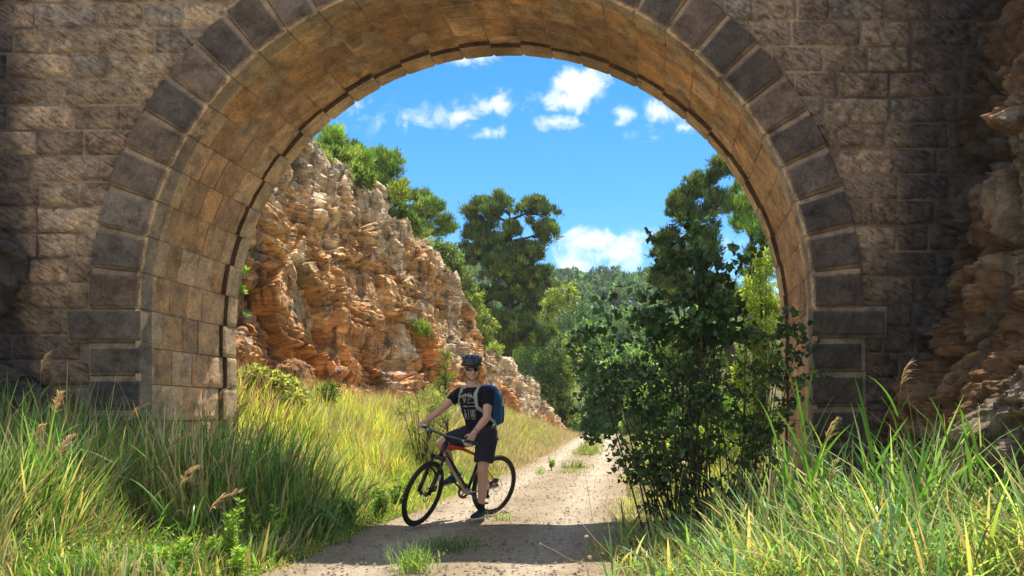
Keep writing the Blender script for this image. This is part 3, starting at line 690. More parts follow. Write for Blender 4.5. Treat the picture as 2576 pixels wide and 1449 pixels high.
def jit(c, n, s=.25, hue=.12):
    c = np.array(c)[None] * (1 + rng.normal(0, s, (n, 1))).clip(.35, 1.9)
    return (c * (1 + rng.normal(0, hue, (n, 3)))).clip(.004, .9)

# ---- pines
def puff_cloud(acc, centers, outward, rad, nn, L, W, cols, upb=.8):
    """tufts of upright needles"""
    n = len(centers)
    Pq = np.repeat(centers, nn, 0) + rng.normal(0, 1, (n * nn, 3)) * np.repeat(rad, nn)[:, None] * np.array([.55, .55, .45])
    D = np.repeat(outward, nn, 0) * .45 + np.array([0, 0, upb]) + rng.normal(0, .5, (n * nn, 3))
    C = np.repeat(cols, nn, 0) * rng.uniform(.7, 1.3, (n * nn, 1))
    V, Fq, C = leaves(Pq, D, L * rng.uniform(.7, 1.3, n * nn), W, C); acc.add(V, Fq, C)
def pine_mesh(name, label, base, lobes, trunk_r, density=1., nn=38, L=.22, W=.035, col=(0.136, 0.200, 0.048), young=.22, group=None, tint=1., lean=(0, 0), cat='tree', nbr=1, airy=.0):
    """base: trunk foot; lobes: list (dx,dy,dz,rx,ry,rz) relative to base"""
    t = thing(name, label, cat, base, 0, group)
    top = max(l[2] + l[5] for l in lobes); tk = Acc()
    cx = np.mean([l[0] for l in lobes]); 
    tp = [np.array([0, 0, -.3]), np.array([.03 * top * rng.normal(), 0, top * .3]), np.array([cx * .5, 0, top * .62]), np.array([cx, np.mean([l[1] for l in lobes]), top * .93])]
    tk.tube(tp, [trunk_r, trunk_r * .8, trunk_r * .5, trunk_r * .1], 7, (1, 1, 1))
    ac = Acc()
    big = lobes; lobes = []; mains = set()
    for (dx, dy, dz, rx, ry, rz) in big:
        lobes.append((dx, dy, dz, rx * .74, ry * .74, rz * .74)); mains.add(len(lobes) - 1)
        for q in range(7 if nn > 20 else 0):
            o = unit(rng.normal(size=3)) * rng.uniform(.45, 1.12); k_ = rng.uniform(.22, .46); lobes.append((dx + o[0] * rx, dy + o[1] * ry, dz + o[2] * rz * .9, rx * k_, ry * k_, rz * k_))
    for li, (dx, dy, dz, rx, ry, rz) in enumerate(lobes):
        n = int(density * 85 * (rx * ry * rz) ** (2 / 3) / (max(L, .12) / .22) ** 2)
        n = max(n, 7); D = unit(rng.normal(size=(n, 3))); D[:, 2] = np.where(D[:, 2] < -.35, -D[:, 2], D[:, 2])
        rr_ = rng.uniform(.35, 1.0, n) ** .5; bump = 1 + .22 * fbm(D * 2.2 + dx + dz * 3, 5, 3)
        c = np.array([dx, dy, dz]) + D * (rr_ * bump)[:, None] * np.array([rx, ry, rz])
        if airy: keep = fbm((c + np.array(base)) * 1.1, 6, 3) > -airy; c = c[keep]; D = D[keep]; n = len(c)
        pr = np.full(n, min(rx, rz) * .15 + .085) * rng.uniform(.6, 1.3, n)
        cc = jit(col, n, .42, .08) * tint * 1.65; yg = rng.random(n) < young; cc[yg] = cc[yg] * np.array([1.9, 1.55, .9])
        puff_cloud(ac, c, D, pr, nn, L, W, cc)
        # limbs from the trunk into the lobe
        if li not in mains: continue
        h = max(dz - rz * .6, top * .25); hf = min(h / top, .95)
        s = np.array([np.interp(hf, [0, .3, .62, .93], [q[0] for q in tp]), np.interp(hf, [0, .3, .62, .93], [q[1] for q in tp]), h])
        e = np.array([dx, dy, dz]); tk.tube([s, (s + e) / 2 + np.array([0, 0, .1 * rz]), e + np.array([0, 0, rz * .3])], [trunk_r * .30, trunk_r * .18, .012], 5)
        for q in c[rng.integers(0, n, min(n, 4))]:
            tk.tube([s * .4 + e * .6, (e + q) / 2, q], [trunk_r * .14, trunk_r * .08, .006], 4)
    tk.build('trunk', M['bark'], t); ac.build('crown', M['needle'], t, smooth=False)
    return t
def bush_mesh(name, label, base, lobes, n, L, W, col, cat='bush', mat='leaf', group=None, stems=7, hang=.0, jitc=.28, ybits=.0, shell=.45, up=.25):
    t = thing(name, label, cat, base, 0, group); ac = Acc(); st = Acc(); tot = sum((l[3] * l[4] * l[5]) ** (2 / 3) for l in lobes)
    for (dx, dy, dz, rx, ry, rz) in lobes:
        k = max(20, int(n * (rx * ry * rz) ** (2 / 3) / tot)); nc = max(6, k // 26)
        D = unit(rng.normal(size=(nc, 3))); cc = np.array([dx, dy, dz]) + D * (rng.uniform(shell, 1, nc) * (1 + .25 * fbm(D * 2 + dz, 9, 3)))[:, None] * np.array([rx, ry, rz])
        cr = min(rx, ry, rz) * .3; i = rng.integers(0, nc, k); P = cc[i] + rng.normal(0, cr * .55, (k, 3))
        ctint = rng.uniform(.7, 1.3, nc)[i][:, None]; C = jit(col, k, jitc, .1) * ctint
        if ybits: m = rng.random(k) < ybits; C[m] = C[m] * np.array([2.2, 1.5, .8])
        Dd = D[i] * .6 + rng.normal(0, .6, (k, 3)) + np.array([0, 0, up - hang])
        V, Fq, C = leaves(P, Dd, L * rng.uniform(.6, 1.3, k), W * rng.uniform(.7, 1.2, k), C); ac.add(V, Fq, C)
        for q in range(stems):
            j = rng.integers(0, nc); e = cc[j]; st.tube([(rng.normal() * .08, rng.normal() * .08, -.1), (e[0] * .5, e[1] * .5, e[2] * .55), e], [.03 * max(rx, .4), .02 * max(rx, .4), .004], 4)
    st.build('branches', M['bark'], t); ac.build('foliage', M[mat], t, smooth=False)
    return t
def lobes_px(Y, specs, base, depth=.8):
    o = []
    for (px, py, rx, ry) in specs:
        c = at(px, py, Y) - Vector(base); k = Y / F; o.append((c.x, c.y + rng.normal() * .2 * rx * k, c.z, rx * k, rx * k * depth, ry * k))
    return o
def ground_pt(px, Y, dz=0):
    x = (px - PX0) / F * Y; return (x, Y, Hs(x, Y) + dz)

# pines on the cliff top
def ctop(px, Y): x = (px - PX0) / F * Y; return (x, Y, plateau_z(Y) - .35)
b = ctop(820, 19.5); pine_mesh('pine_tree', 'bushy low pine at the very top of the rock face beside the arch', b, lobes_px(19.5, [(835, 370, 52, 38), (880, 385, 40, 30), (800, 400, 30, 25), (905, 405, 30, 24), (850, 425, 50, 24)], b), .1, 1.5, L=.17, W=.022, col=(0.160, 0.248, 0.048))
b = ctop(930, 22.5); pine_mesh('pine_tree', 'rounded pine on the cliff edge, second from the arch', b, lobes_px(22.5, [(965, 410, 48, 34), (990, 440, 34, 34), (935, 450, 45, 30), (975, 480, 44, 28), (1005, 500, 30, 30), (960, 510, 40, 30)], b), .12, 1.5, L=.18, W=.025)
b = ctop(1060, 28); pine_mesh('pine_tree', 'leaning pine with open crown and bare lower limbs above the cliff', b, lobes_px(28, [(1055, 500, 44, 26), (1085, 530, 48, 30), (1120, 575, 32, 28), (1045, 545, 45, 28), (1075, 590, 45, 20)], b), .15, 1.35, L=.2, W=.03, col=(0.112, 0.176, 0.045))
b = ctop(1130, 30); bush_mesh('shrub', 'olive green shrub behind the cliff crest below the leaning pine', b, lobes_px(30, [(1120, 650, 45, 38), (1150, 700, 38, 40), (1085, 630, 36, 26)], b), 5000, .16, .06, (0.175, 0.228, 0.079))
b = ctop(850, 18.2); bush_mesh('shrub', 'green shrubby fringe along the highest edge of the cliff below the top pine', b, lobes_px(18.2, [(800, 385, 30, 24), (845, 400, 34, 26), (890, 430, 30, 26), (920, 455, 26, 24)], b), 4200, .12, .035, (.20, .26, .08), up=.8)
b = ctop(985, 22.3); bush_mesh('shrub', 'dark green shrub between the second cliff pine and the leaning pine', b, lobes_px(22.3, [(955, 500, 30, 26), (1000, 530, 34, 30), (1035, 565, 30, 30)], b), 4200, .13, .04, (.13, .19, .055), up=.8)
# big double pine
b = ground_pt(1290, 37, -.2); pine_mesh('pine_tree', 'tall dark pine with two rounded tops standing alone against the sky', b,
    lobes_px(37, [(1218, 540, 44, 46), (1260, 525, 34, 34), (1195, 590, 40, 40), (1350, 535, 38, 44), (1375, 590, 36, 42), (1240, 620, 55, 42), (1330, 640, 52, 40), (1205, 660, 44, 34), (1285, 600, 34, 50), (1290, 660, 60, 40), (1265, 700, 64, 44), (1350, 700, 46, 34), (1240, 750, 50, 42), (1310, 760, 60, 44), (1290, 820, 70, 40), (1260, 870, 60, 40), (1340, 850, 50, 40)], b),
    .3, 2.3, nn=42, L=.27, W=.045, col=(0.096, 0.136, 0.035), young=.16, airy=.6)
# right hand pines
b = ground_pt(1800, 21, -.2); pine_mesh('pine_tree', 'tall grey green pine rising behind the poplar scrub at right', b,
    lobes_px(21, [(1810, 440, 36, 42), (1770, 470, 40, 40), (1725, 500, 34, 30), (1740, 560, 46, 44), (1810, 530, 50, 52), (1700, 525, 22, 30), (1770, 640, 60, 60), (1690, 600, 32, 26), (1690, 655, 44, 36), (1670, 620, 28, 24), (1720, 740, 60, 60), (1800, 750, 70, 70), (1660, 700, 24, 26)], b),
    .22, 1.5, nn=40, L=.17, W=.026, col=(0.096, 0.141, 0.042), young=.10)
b = ground_pt(1890, 18, -.2); pine_mesh('pine_tree', 'lighter green pine close behind the right side of the arch', b,
    lobes_px(18, [(1870, 500, 30, 50), (1880, 580, 46, 60), (1900, 680, 50, 60), (1920, 600, 30, 50), (1890, 780, 50, 60)], b), .16, 1.5, nn=40, L=.16, W=.022, col=(0.152, 0.248, 0.072), young=.25)
# slender young pine in front of the cliff
b = ground_pt(1122, 13.5); t = thing('young_pine', 'slender pale green young pine in front of the orange cliff', 'tree', b)
a = Acc(); a.tube([(0, 0, 0), (.03, 0, 1.0), (-.02, 0, 2.2)], [.028, .02, .006], 6); ac = Acc()
for i in range(80):
    h = .35 + 1.85 * rng.random(); l = .62 * (1.08 - h / 2.35) * rng.uniform(.5, 1.1); az = rng.uniform(0, 6.28); e = np.array([math.cos(az) * l, math.sin(az) * l, h + l * .7]); s = np.array([0, 0, h])
    a.tube([s, (s + e) / 2 - np.array([0, 0, .03]), e], [.008, .005, .002], 3); k = 36; f = rng.uniform(.2, 1.05, k)[:, None]
    V, Fq, C = leaves(s + (e - s) * f + rng.normal(0, .015, (k, 3)), unit(e - s)[None] * .8 + rng.normal(0, .5, (k, 3)) + np.array([0, 0, .3]), rng.uniform(.06, .13, k), .008, jit((.20, .27, .07), k)); ac.add(V, Fq, C)
a.build('trunk', M['bark'], t); ac.build('crown', M['leaf'], t, smooth=False)

# bushes beyond the cliff and along the valley
def B(name, label, px, Y, specs, n, L, W, col, **k):
    b = ground_pt(px, Y, -.1); gp = PY0 - (b[2] - CAMH) / Y * F; lo = max(s[1] + s[3] * .5 for s in specs); mx_ = np.mean([s[0] for s in specs]); mr = max(s[2] for s in specs)
    if gp - lo > 8 and k.pop('skirt', True): h_ = (gp - lo) / 2 + 4; specs = list(specs) + [(mx_ - mr * .5, gp - h_ * .8, mr * .9, h_), (mx_ + mr * .5, gp - h_ * .8, mr * .9, h_)]
    k.pop('skirt', None)
    return bush_mesh(name, label, b, lobes_px(Y, specs, b), n, L, W, col, **k)
B('shrub', 'round pale green shrub below the tall double pine', 1310, 40, [(1310, 850, 52, 44), (1280, 900, 50, 44), (1340, 880, 40, 40), (1250, 830, 36, 36)], 11000, .15, .06, (0.228, 0.324, 0.096))
B('shrub', 'dark leafy bush rising beyond the low end of the cliff', 1390, 42, [(1385, 915, 48, 46), (1395, 975, 50, 42), (1360, 960, 36, 40), (1420, 940, 24, 30)], 10000, .14, .055, (0.091, 0.149, 0.044))
B('broadleaf_tree', 'yellow green tree peeping out right of the tall double pine', 1420, 42, [(1410, 735, 34, 24), (1440, 750, 20, 20), (1395, 770, 40, 26), (1370, 800, 30, 26)], 6000, .2, .09, (0.385, 0.420, 0.088), cat='tree')
B('shrub', 'yellowish young shrub on the slope left of the tall double pine', 1195, 31, [(1185, 745, 26, 40), (1200, 790, 34, 36), (1225, 830, 30, 30), (1215, 870, 30, 34)], 6500, .15, .06, (0.280, 0.315, 0.088))
B('shrub', 'grey white flowering shrub low beyond the cliff end', 1455, 47, [(1455, 985, 30, 26), (1475, 1015, 30, 24), (1440, 1020, 24, 22)], 6500, .1, .05, (0.595, 0.600, 0.525))
B('shrub', 'small bright shrub at the cliff end by the track', 1430, 45, [(1425, 1010, 20, 22), (1415, 1040, 20, 16), (1445, 1050, 22, 14)], 3500, .13, .05, (0.193, 0.298, 0.070))
vt = [('tree with pale rounded crown in the valley left of the poplar scrub', 1480, 52, [(1480, 900, 50, 50), (1450, 860, 36, 36), (1510, 860, 36, 36), (1480, 830, 30, 26)], (0.236, 0.343, 0.119)),
      ('soft grey green tree in the middle of the valley', 1560, 58, [(1560, 820, 50, 36), (1530, 860, 40, 40), (1600, 850, 40, 44), (1560, 790, 34, 24)], (0.224, 0.331, 0.142)),
      ('feathery pale tree above the bend of the track', 1580, 46, [(1580, 950, 50, 50), (1540, 930, 36, 40), (1620, 930, 36, 50), (1590, 890, 36, 30)], (0.308, 0.425, 0.166)),
      ('deep green tree behind the bend of the track', 1510, 44, [(1510, 990, 44, 44), (1480, 960, 30, 34), (1540, 1010, 36, 34)], (0.130, 0.213, 0.082)),
      ('bluish tree at the right of the valley half hidden by poplar leaves', 1660, 50, [(1660, 800, 50, 44), (1690, 860, 50, 50), (1640, 860, 40, 44), (1650, 930, 50, 50)], (0.166, 0.261, 0.119)),
      ('light green tree low in the valley beyond the track end', 1620, 40, [(1620, 1020, 44, 34), (1660, 1000, 44, 40), (1590, 1040, 30, 20)], (0.308, 0.425, 0.142)),
      ('dark tree on the valley side right of the double pine', 1440, 62, [(1440, 800, 44, 40), (1480, 790, 34, 34), (1420, 840, 36, 36)], (0.142, 0.224, 0.095))]
for lb, px, Y, sp, c in vt: B('broadleaf_tree', lb, px, Y, sp, 6500, .26, .12, c, cat='tree', group='trees filling the valley')
# right side sunlit scrub behind the arch
B('broadleaf_tree', 'sunlit yellow green leafy tree just behind the right jamb of the arch', 1925, 13.6, [(1925, 660, 30, 36), (1905, 740, 46, 50), (1940, 800, 44, 50), (1895, 850, 44, 50), (1935, 920, 50, 60), (1880, 960, 50, 60)], 15000, .075, .035, (0.367, 0.455, 0.105), cat='tree', ybits=.1)
B('shrub', 'rounded green shrub beside the track behind the poplar scrub', 1790, 15, [(1760, 1010, 40, 60), (1810, 1030, 50, 60), (1870, 1050, 50, 60), (1740, 1080, 36, 40)], 11000, .075, .03, (0.228, 0.333, 0.088))
B('broadleaf_tree', 'mid green leafy tree filling the gap right of the valley behind the poplar scrub', 1770, 24, [(1720, 850, 60, 60), (1780, 800, 60, 60), (1835, 870, 60, 70), (1760, 930, 70, 60), (1680, 900, 40, 50)], 12000, .12, .06, (.20, .29, .08), cat='tree', ybits=.1)
B('shrub', 'low bright yellow green shrub at the right edge of the track', 1690, 12.5, [(1680, 1130, 46, 40), (1730, 1110, 50, 44), (1780, 1120, 50, 44), (1640, 1170, 24, 26)], 9000, .06, .02, (0.385, 0.473, 0.105), ybits=.08)
B('bramble', 'pale sunlit bramble growing at the foot of the left arch jamb', 640, 11.6, [(640, 945, 46, 24), (690, 965, 44, 26), (620, 985, 36, 30), (735, 1000, 40, 24)], 7500, .07, .045, (0.473, 0.473, 0.175), jitc=.4)
B('shrub', 'small round dark green shrub at the cliff foot', 828, 12.8, [(828, 985, 27, 30), (815, 1010, 24, 20)], 3600, .06, .02, (0.158, 0.228, 0.061))
B('fig_sprout', 'little bright leafy sprig growing between arch edge and cliff', 612, 12.4, [(612, 690, 8, 26), (608, 730, 7, 18)], 160, .12, .07, (0.350, 0.525, 0.123), stems=2)
B('shrub', 'grey green feathery shrub beside the young pine', 1060, 12.6, [(1075, 1010, 50, 36), (1030, 1030, 40, 30), (1110, 1030, 40, 34)], 5000, .08, .014, (0.420, 0.438, 0.193), up=.9)
cs = [(858, 440, 17.6, 24), (770, 398, 16.2, 20), (812, 408, 17, 22), (990, 600, 21.5, 20), (1108, 700, 24.6, 26), (1245, 885, 29.5, 22), (1060, 830, 20.2, 20), (1005, 480, 20, 24), (1060, 600, 23, 24), (880, 400, 18.5, 26)]
clb = ['on the upper edge of the rock face, largest there', 'nearest the arch at the cliff top', 'just right of the topmost cliff tuft', 'halfway down the grey crest of the cliff', 'on the crest below the leaning pine', 'low on the cliff nose near its end', 'on a ledge above the young pine', 'under the second cliff pine', 'on the crest right of the second cliff pine', 'below the first cliff pine']
for (px, py, Y, r), lb in zip(cs, clb):
    c = at(px, py + r * .5, Y); bush_mesh('cliff_tuft', 'green tuft ' + lb, c, [(0, 0, r * Y / F * .5, r * Y / F, r * Y / F, r * Y / F * .9)], 1100, .16, .022, (0.298, 0.350, 0.105), cat='shrub', group='tufts rooted on the cliff', up=1.0, stems=3)

# wooded hill: copies of a few pines
protos = []
for i in range(5):
    lb = [(rng.normal() * .8, rng.normal() * .8, 3.4 + 1.6 * rng.random() + j * .5, 1.5 + rng.random() * .6, 1.5, 1.1 + .5 * rng.random()) for j in range(4)]
    t = pine_mesh('hill_pine', 'round crowned pine of the hazy wooded hill beyond the valley', (0, 0, 0), lb, .2, .9, nn=12, L=.55, W=.22, col=(0.125, 0.19, 0.085), young=.1)
    protos.append(t)
k = 0
for j in range(230):
    Y = rng.uniform(72, 140); px = rng.uniform(1330, 1720) if j < 190 else rng.uniform(1080, 1340)
    x = (px - PX0) / F * Y; loc = (x, Y, Hs(x, Y) - .3); s = rng.uniform(.7, 1.25) * (1.15 if Y < 100 else 1.0)
    lab, grp = (('pine standing on the skyline crest of the wooded hill', 'crest pines of the wooded hill') if Y > 122 else (('round pine on the upper slope of the wooded hill', 'upper slope pines of the wooded hill') if Y > 96 else ('pine on the lower slope of the wooded hill above the valley trees', 'lower slope pines of the wooded hill')))
    if k < 5: r = protos[k]; r.location = loc; r.scale = (s, s, s); r['group'] = grp; r['label'] = lab
    else: dup(protos[k % 5], loc, rng.uniform(0, 6.28), s, lab, grp)
    k += 1

# ---- the dark poplar scrub standing in the bridge's shade
t = thing('poplar_scrub', 'dark shaded heart-leaved poplar scrub at the right edge of the track under the arch', 'bush', (0, 7.1, 0)); st = Acc(); LP = []; LD = []; LC = []
rp = random.Random(3)
tips = [(1700, 560, 7.2), (1780, 640, 7.3), (1830, 720, 7.3), (1745, 600, 7.0), (1650, 690, 7.1), (1600, 700, 7.0), (1560, 760, 6.9), (1500, 810, 6.8), (1440, 830, 6.7), (1860, 650, 7.4), (1990, 770, 7.2), (2010, 870, 7.1),
        (1760, 760, 7.3), (1690, 800, 7.2), (1820, 820, 7.2), (1560, 900, 6.9), (1480, 930, 6.7), (1450, 880, 6.6), (1435, 905, 6.6), (1530, 1120, 6.6), (1560, 980, 6.8), (1610, 930, 7.0), (1500, 870, 6.8), (1680, 640, 7.1), (1800, 590, 7.3), (1880, 760, 7.3), (1930, 830, 7.2), (2020, 940, 7.1), (1700, 1080, 6.9), (1760, 1120, 7.0), (1860, 1120, 7.1), (1680, 1200, 6.7),  (1640, 880, 7.1), (1880, 900, 7.3), (1960, 960, 7.0), (1720, 700, 7.3), (1600, 1000, 6.8), (1540, 1060, 6.8), (1900, 1000, 7.2), (1700, 950, 7.0), (1790, 930, 7.1), (1570, 1100, 6.6), (1640, 1100, 6.7), (1620, 800, 7.1), (1850, 1040, 7.0), (1980, 1040, 7.1), (1750, 870, 7.3), (1660, 1010, 7.0), (1800, 1050, 7.2), (1810, 700, 7.3), (1740, 840, 7.1), (1590, 1140, 6.7), (1960, 880, 7.2)]
for (px, py, Y) in tips:
    e = np.array(at(px + rp.uniform(-8, 8), py, Y)) - np.array([0, 7.1, 0]); fx_ = lerp(e[0], (1770 - PX0) / F * 7.1, .72); s = np.array([fx_ + rp.uniform(-.35, .35), rp.uniform(-.25, .25), Hs(fx_, 7.1)])
    m = s * .45 + e * .55 + np.array([0, 0, .12 * (e[2] - s[2])]); pts = [s, (s + m) / 2 + np.array([0, 0, .05]), m, (m + e) / 2, e]
    st.tube(pts, [.009, .008, .006, .004, .002], 5); pts = np.array(pts)
    for q in range(max(3, int(5.6 * np.linalg.norm(e - s)))):
        f = rp.uniform(.10, 1.0) ** .8 * 3.999; i = int(f); c = pts[i] + (pts[i + 1] - pts[i]) * (f - i); o = np.array([rp.gauss(0, 1), rp.gauss(0, .8), rp.gauss(.25, .5)]); o /= np.linalg.norm(o)
        tl = rp.uniform(.14, .36); tw = [c, c + o * tl * .5 + np.array([0, 0, .02]), c + o * tl]; st.tube(tw, [.003, .002, .001], 3); tn = rp.uniform(.6, 1.5)
        for w in range(int(5 + 34 * tl)):
            g = rp.uniform(.15, 1.08); d_ = np.array([rp.gauss(0, 1), rp.gauss(0, 1), rp.gauss(0, .8)]); d_ /= np.linalg.norm(d_)
            LP.append(c + o * tl * g + d_ * rp.uniform(.01, .05)); LD.append(d_ * .8 + o * .4 + np.array([0, 0, -.5])); LC.append(rp.uniform(.6, 1.5) * tn)
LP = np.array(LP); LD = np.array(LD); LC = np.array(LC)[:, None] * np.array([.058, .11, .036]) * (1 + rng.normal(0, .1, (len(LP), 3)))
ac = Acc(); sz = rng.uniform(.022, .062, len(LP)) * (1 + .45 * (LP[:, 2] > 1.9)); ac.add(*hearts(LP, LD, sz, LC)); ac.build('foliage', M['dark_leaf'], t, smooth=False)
st.build('branches', M['bark'], t)

# ---- grass and reeds
DRY = np.array([.60, .47, .27]); GRN = np.array([.13, .25, .035]); YEL = np.array([.30, .34, .06])
def field(name, label, cat, x, y, hfun, wid, c0, c1, dryf, perp=(0.25, .35), leanx=0., mat='blade', seg=4, bend=(.3, 1.3), fill=None, zoff=-.02):
    P = np.stack([x, y, H(x, y) + zoff], 1); n = len(P); Q = np.stack([x, y, 0 * x], 1)
    ca = fbm(Q * 1.7, 201, 3); cb = fbm(Q * 1.1 + 9, 202, 3); cc_ = fbm(Q * 2.3 + 5, 203, 2)
    L = hfun(x, y) * rng.uniform(.45, 1.12, n) * (1 + .55 * ca)
    lean = np.abs(rng.normal(*perp, n)); az = rng.uniform(0, 6.28, n); wx = np.cos(az) * np.sin(lean) + leanx + .35 * cb; wy = np.sin(az) * np.sin(lean) + .3 * cc_
    lean = np.clip(np.hypot(wx, wy), 0, 1.2); az = np.arctan2(wy, wx); dr = (rng.random(n) < dryf)[:, None]
    PAL = np.array([(1, 1, 1), (1.35, 1.1, .9), (.75, .85, 1.35), (1.6, 1.25, 1.5), (.5, .6, .6)]); pk = PAL[(rng.random(n) * 2.2 + (cb + .5) * 2.9).astype(int).clip(0, 4)]
    dr = dr | (rng.random(n)[:, None] < .5 * np.clip(cc_ * 2.2, 0, 1)[:, None] * (dryf > 0.05))
    C0 = np.where(dr, jit(DRY, n, .3), jit(c0, n, .38) * pk); C1 = np.where(dr, jit(DRY * 1.25, n, .3), jit(c1, n, .38) * pk)
    o = mk(name, *(lambda r: (r[0], r[1], M[mat], None, True, r[2]))(blades(P, L, wid * rng.uniform(.6, 1.3, n), lean, az, rng.uniform(*bend, n), C0, C1, seg)))
    tag(o, label, cat, kind='stuff'); return o
def samp(n, f):
    """rejection sample; f -> x,y,prob"""
    X_, Y_ = [], []; c = 0
    while c < n:
        x, y, p = f(n); m = rng.random(len(x)) < p; X_.append(x[m]); Y_.append(y[m]); c += m.sum()
    return np.concatenate(X_)[:n], np.concatenate(Y_)[:n]
# meadow between track and cliff, behind the bridge
def fm(n):
    y = 8.7 + 30 * rng.random(n) ** 2.0; x = rng.uniform(-7.4, -2.4, n); l = pc(y) - pw(y)
    p = (x < l + .1) * np.clip(.25 + (l - x) / 1.2, 0, 1) * (x > -7.2) * (~((y < 9.95) & (x < -5.4))); return x, y, p
x, y = samp(46000, fm)
field('meadow_grass', 'tall bright green grass between the track and the orange cliff', 'grass', x, y, lambda x, y: .16 + .42 * sstep(pc(y) - pw(y) - x, .2, 1.5) * (1 - .35 * sstep(y, 16, 26)), .017, (.30, .42, .06), (.60, .66, .14), .28, (.12, .16), .10, bend=(.1, .9))
def fm2(n):
    y = 11 + 30 * rng.random(n) ** 1.5; x = rng.uniform(-7.3, -2.6, n); l = pc(y) - pw(y)
    p = (x < l + .2) * np.clip(fbm(np.stack([x * .8, y * .5, 0 * x], 1), 14, 3) * 2 + .3 + .6 * (y > 15), 0, 1); return x, y, p
x, y = samp(15000, fm2)
field('dry_grass', 'straw coloured dry grass on the bank below the cliff', 'grass', x, y, lambda x, y: .28 + .42 * sstep(pc(y) - pw(y) - x, .2, 1.5), .013, (.52, .40, .20), (.78, .60, .36), .8, (.1, .2), .05, 'dry', bend=(.1, .9))
# right of the track, behind bridge
def fr(n):
    y = 8.2 + 34 * rng.random(n) ** 1.8; x = pc(y) + pw(y) + rng.uniform(-.12, 3.6, n) ; return x, y, np.clip(.5 + (x - pc(y) - pw(y)), 0, 1)
x, y = samp(16000, fr)
field('verge_grass', 'yellow green verge grass at the right of the track beyond the bridge', 'grass', x, y, lambda x, y: .10 + .28 * sstep(x - pc(y) - pw(y), 0, 1.2), .014, (.26, .36, .06), (.50, .54, .12), .3, (.2, .3))
def fc(n):
    y = 13 + 24 * rng.random(n) ** 1.3; x = pc(y) + rng.normal(.05, .16, n); return x, y, sstep(fbm(np.stack([x * 0, y * .9, 0 * x], 1), 4, 2), -.35, .1) * (y > 14.5) + .0
x, y = samp(5200, fc)
field('track_grass', 'strip of green grass between the wheel ruts of the track', 'grass', x, y, lambda x, y: .08 + .18 * (y > 16), .014, (.12, .2, .05), (.2, .28, .07), .15, (.3, .3))
# ragged margin of the track
def fe(n):
    y = 5 + 28 * rng.random(n) ** 1.6; sd = np.where(rng.random(n) < .5, -1, 1); x = pc(y) + sd * pw(y) * rng.uniform(.72, 1.12, n); return x, y, sstep(fbm(np.stack([x * 1.6, y * 1.6, 0 * x], 1), 88, 3), -.1, .3) * sstep(np.abs(x - pc(y)) / pw(y), .72, 1.02)
x, y = samp(7000, fe)
field('edge_grass', 'short dry tufts creeping over the ragged margins of the track', 'grass', x, y, lambda x, y: .07 + .07 * rng.random(len(x)), .008, (.24, .30, .09), (.50, .48, .20), .45, (.4, .35))
# left foreground reeds
def hL(x, y): return lerp(lerp(.30, 1.02, sstep(-x, 3.9, 5.1)), 1.08 * lerp(.30, 1.0, sstep(-x, 2.9, 4.3)), sstep(y, 6.0, 6.6))
def fl(n):
    y = rng.uniform(4.7, 8.7, n); x = rng.uniform(-8.2, -2.5, n); l = pc(y) - pw(y); p = (x < l) * np.clip((l - x) / .8, 0, 1) * (x > -(y * .93)) * (~((y > 7.85) & (x < -5.5))) * np.clip(.35 + .65 * sstep(fbm(np.stack([x * .9, y * .9, 0 * x], 1), 51, 3), -.3, .3), 0, 1); return x, y, p
x, y = samp(9500, fl)
field('reed_bed', 'dense tall reeds and grass at the left of the track before the bridge', 'reeds', x, y, hL, .023, (.075, .155, .045), (.19, .34, .08), .16, (.14, .16), .08, seg=6, bend=(.02, .65))
x, y = samp(10000, fl)
field('understorey_grass', 'fine yellowing grass under the left reeds', 'grass', x, y, lambda x, y: hL(x, y) * .75, .008, (.24, .34, .08), (.60, .58, .22), .4, (.25, .3), .12, seg=4, bend=(.3, 1.7))
x, y = samp(1100, fl)
field('dry_stalks', 'arching pale straw stems leaning among the left reeds', 'grass', x, y, lambda x, y: hL(x, y) * 1.15 + .1, .006, (.50, .38, .20), (.85, .72, .46), 1., (.45, .2), .3, 'dry', seg=7, bend=(.3, 1.6))
# right foreground
def hR(x, y): return lerp(.36, 1.06, sstep(x, -.1, 1.5)) * lerp(.75, 1.15, sstep(y, 4.4, 6.0))
def frr(n):
    y = rng.uniform(4.0, 7.4, n); x = rng.uniform(-.6, 3.3, n); l = pc(y) + pw(y); return x, y, (x > l - .1) * np.clip((x - l + .15) / .9, 0, 1) * (x < .52 * y + .3) * (1 - .65 * (y > 6.3)) * np.clip(.3 + .7 * sstep(fbm(np.stack([x * .9, y * .9, 0 * x], 1), 61, 3), -.3, .3), 0, 1)
x, y = samp(3600, frr)
field('reed_bed', 'broad bladed bright reeds at the right in front of the rock wall', 'reeds', x, y, hR, .027, (.17, .28, .10), (.33, .48, .18), .12, (.42, .38), -.12, seg=6, bend=(.1, 1.2))
x, y = samp(9000, frr)
field('understorey_grass', 'fine mixed grass and dry stalks under the right reeds', 'grass', x, y, lambda x, y: hR(x, y) * .5 + .05, .008, (.22, .34, .08), (.56, .58, .20), .3, (.3, .35), 0, seg=4, bend=(.3, 1.8))
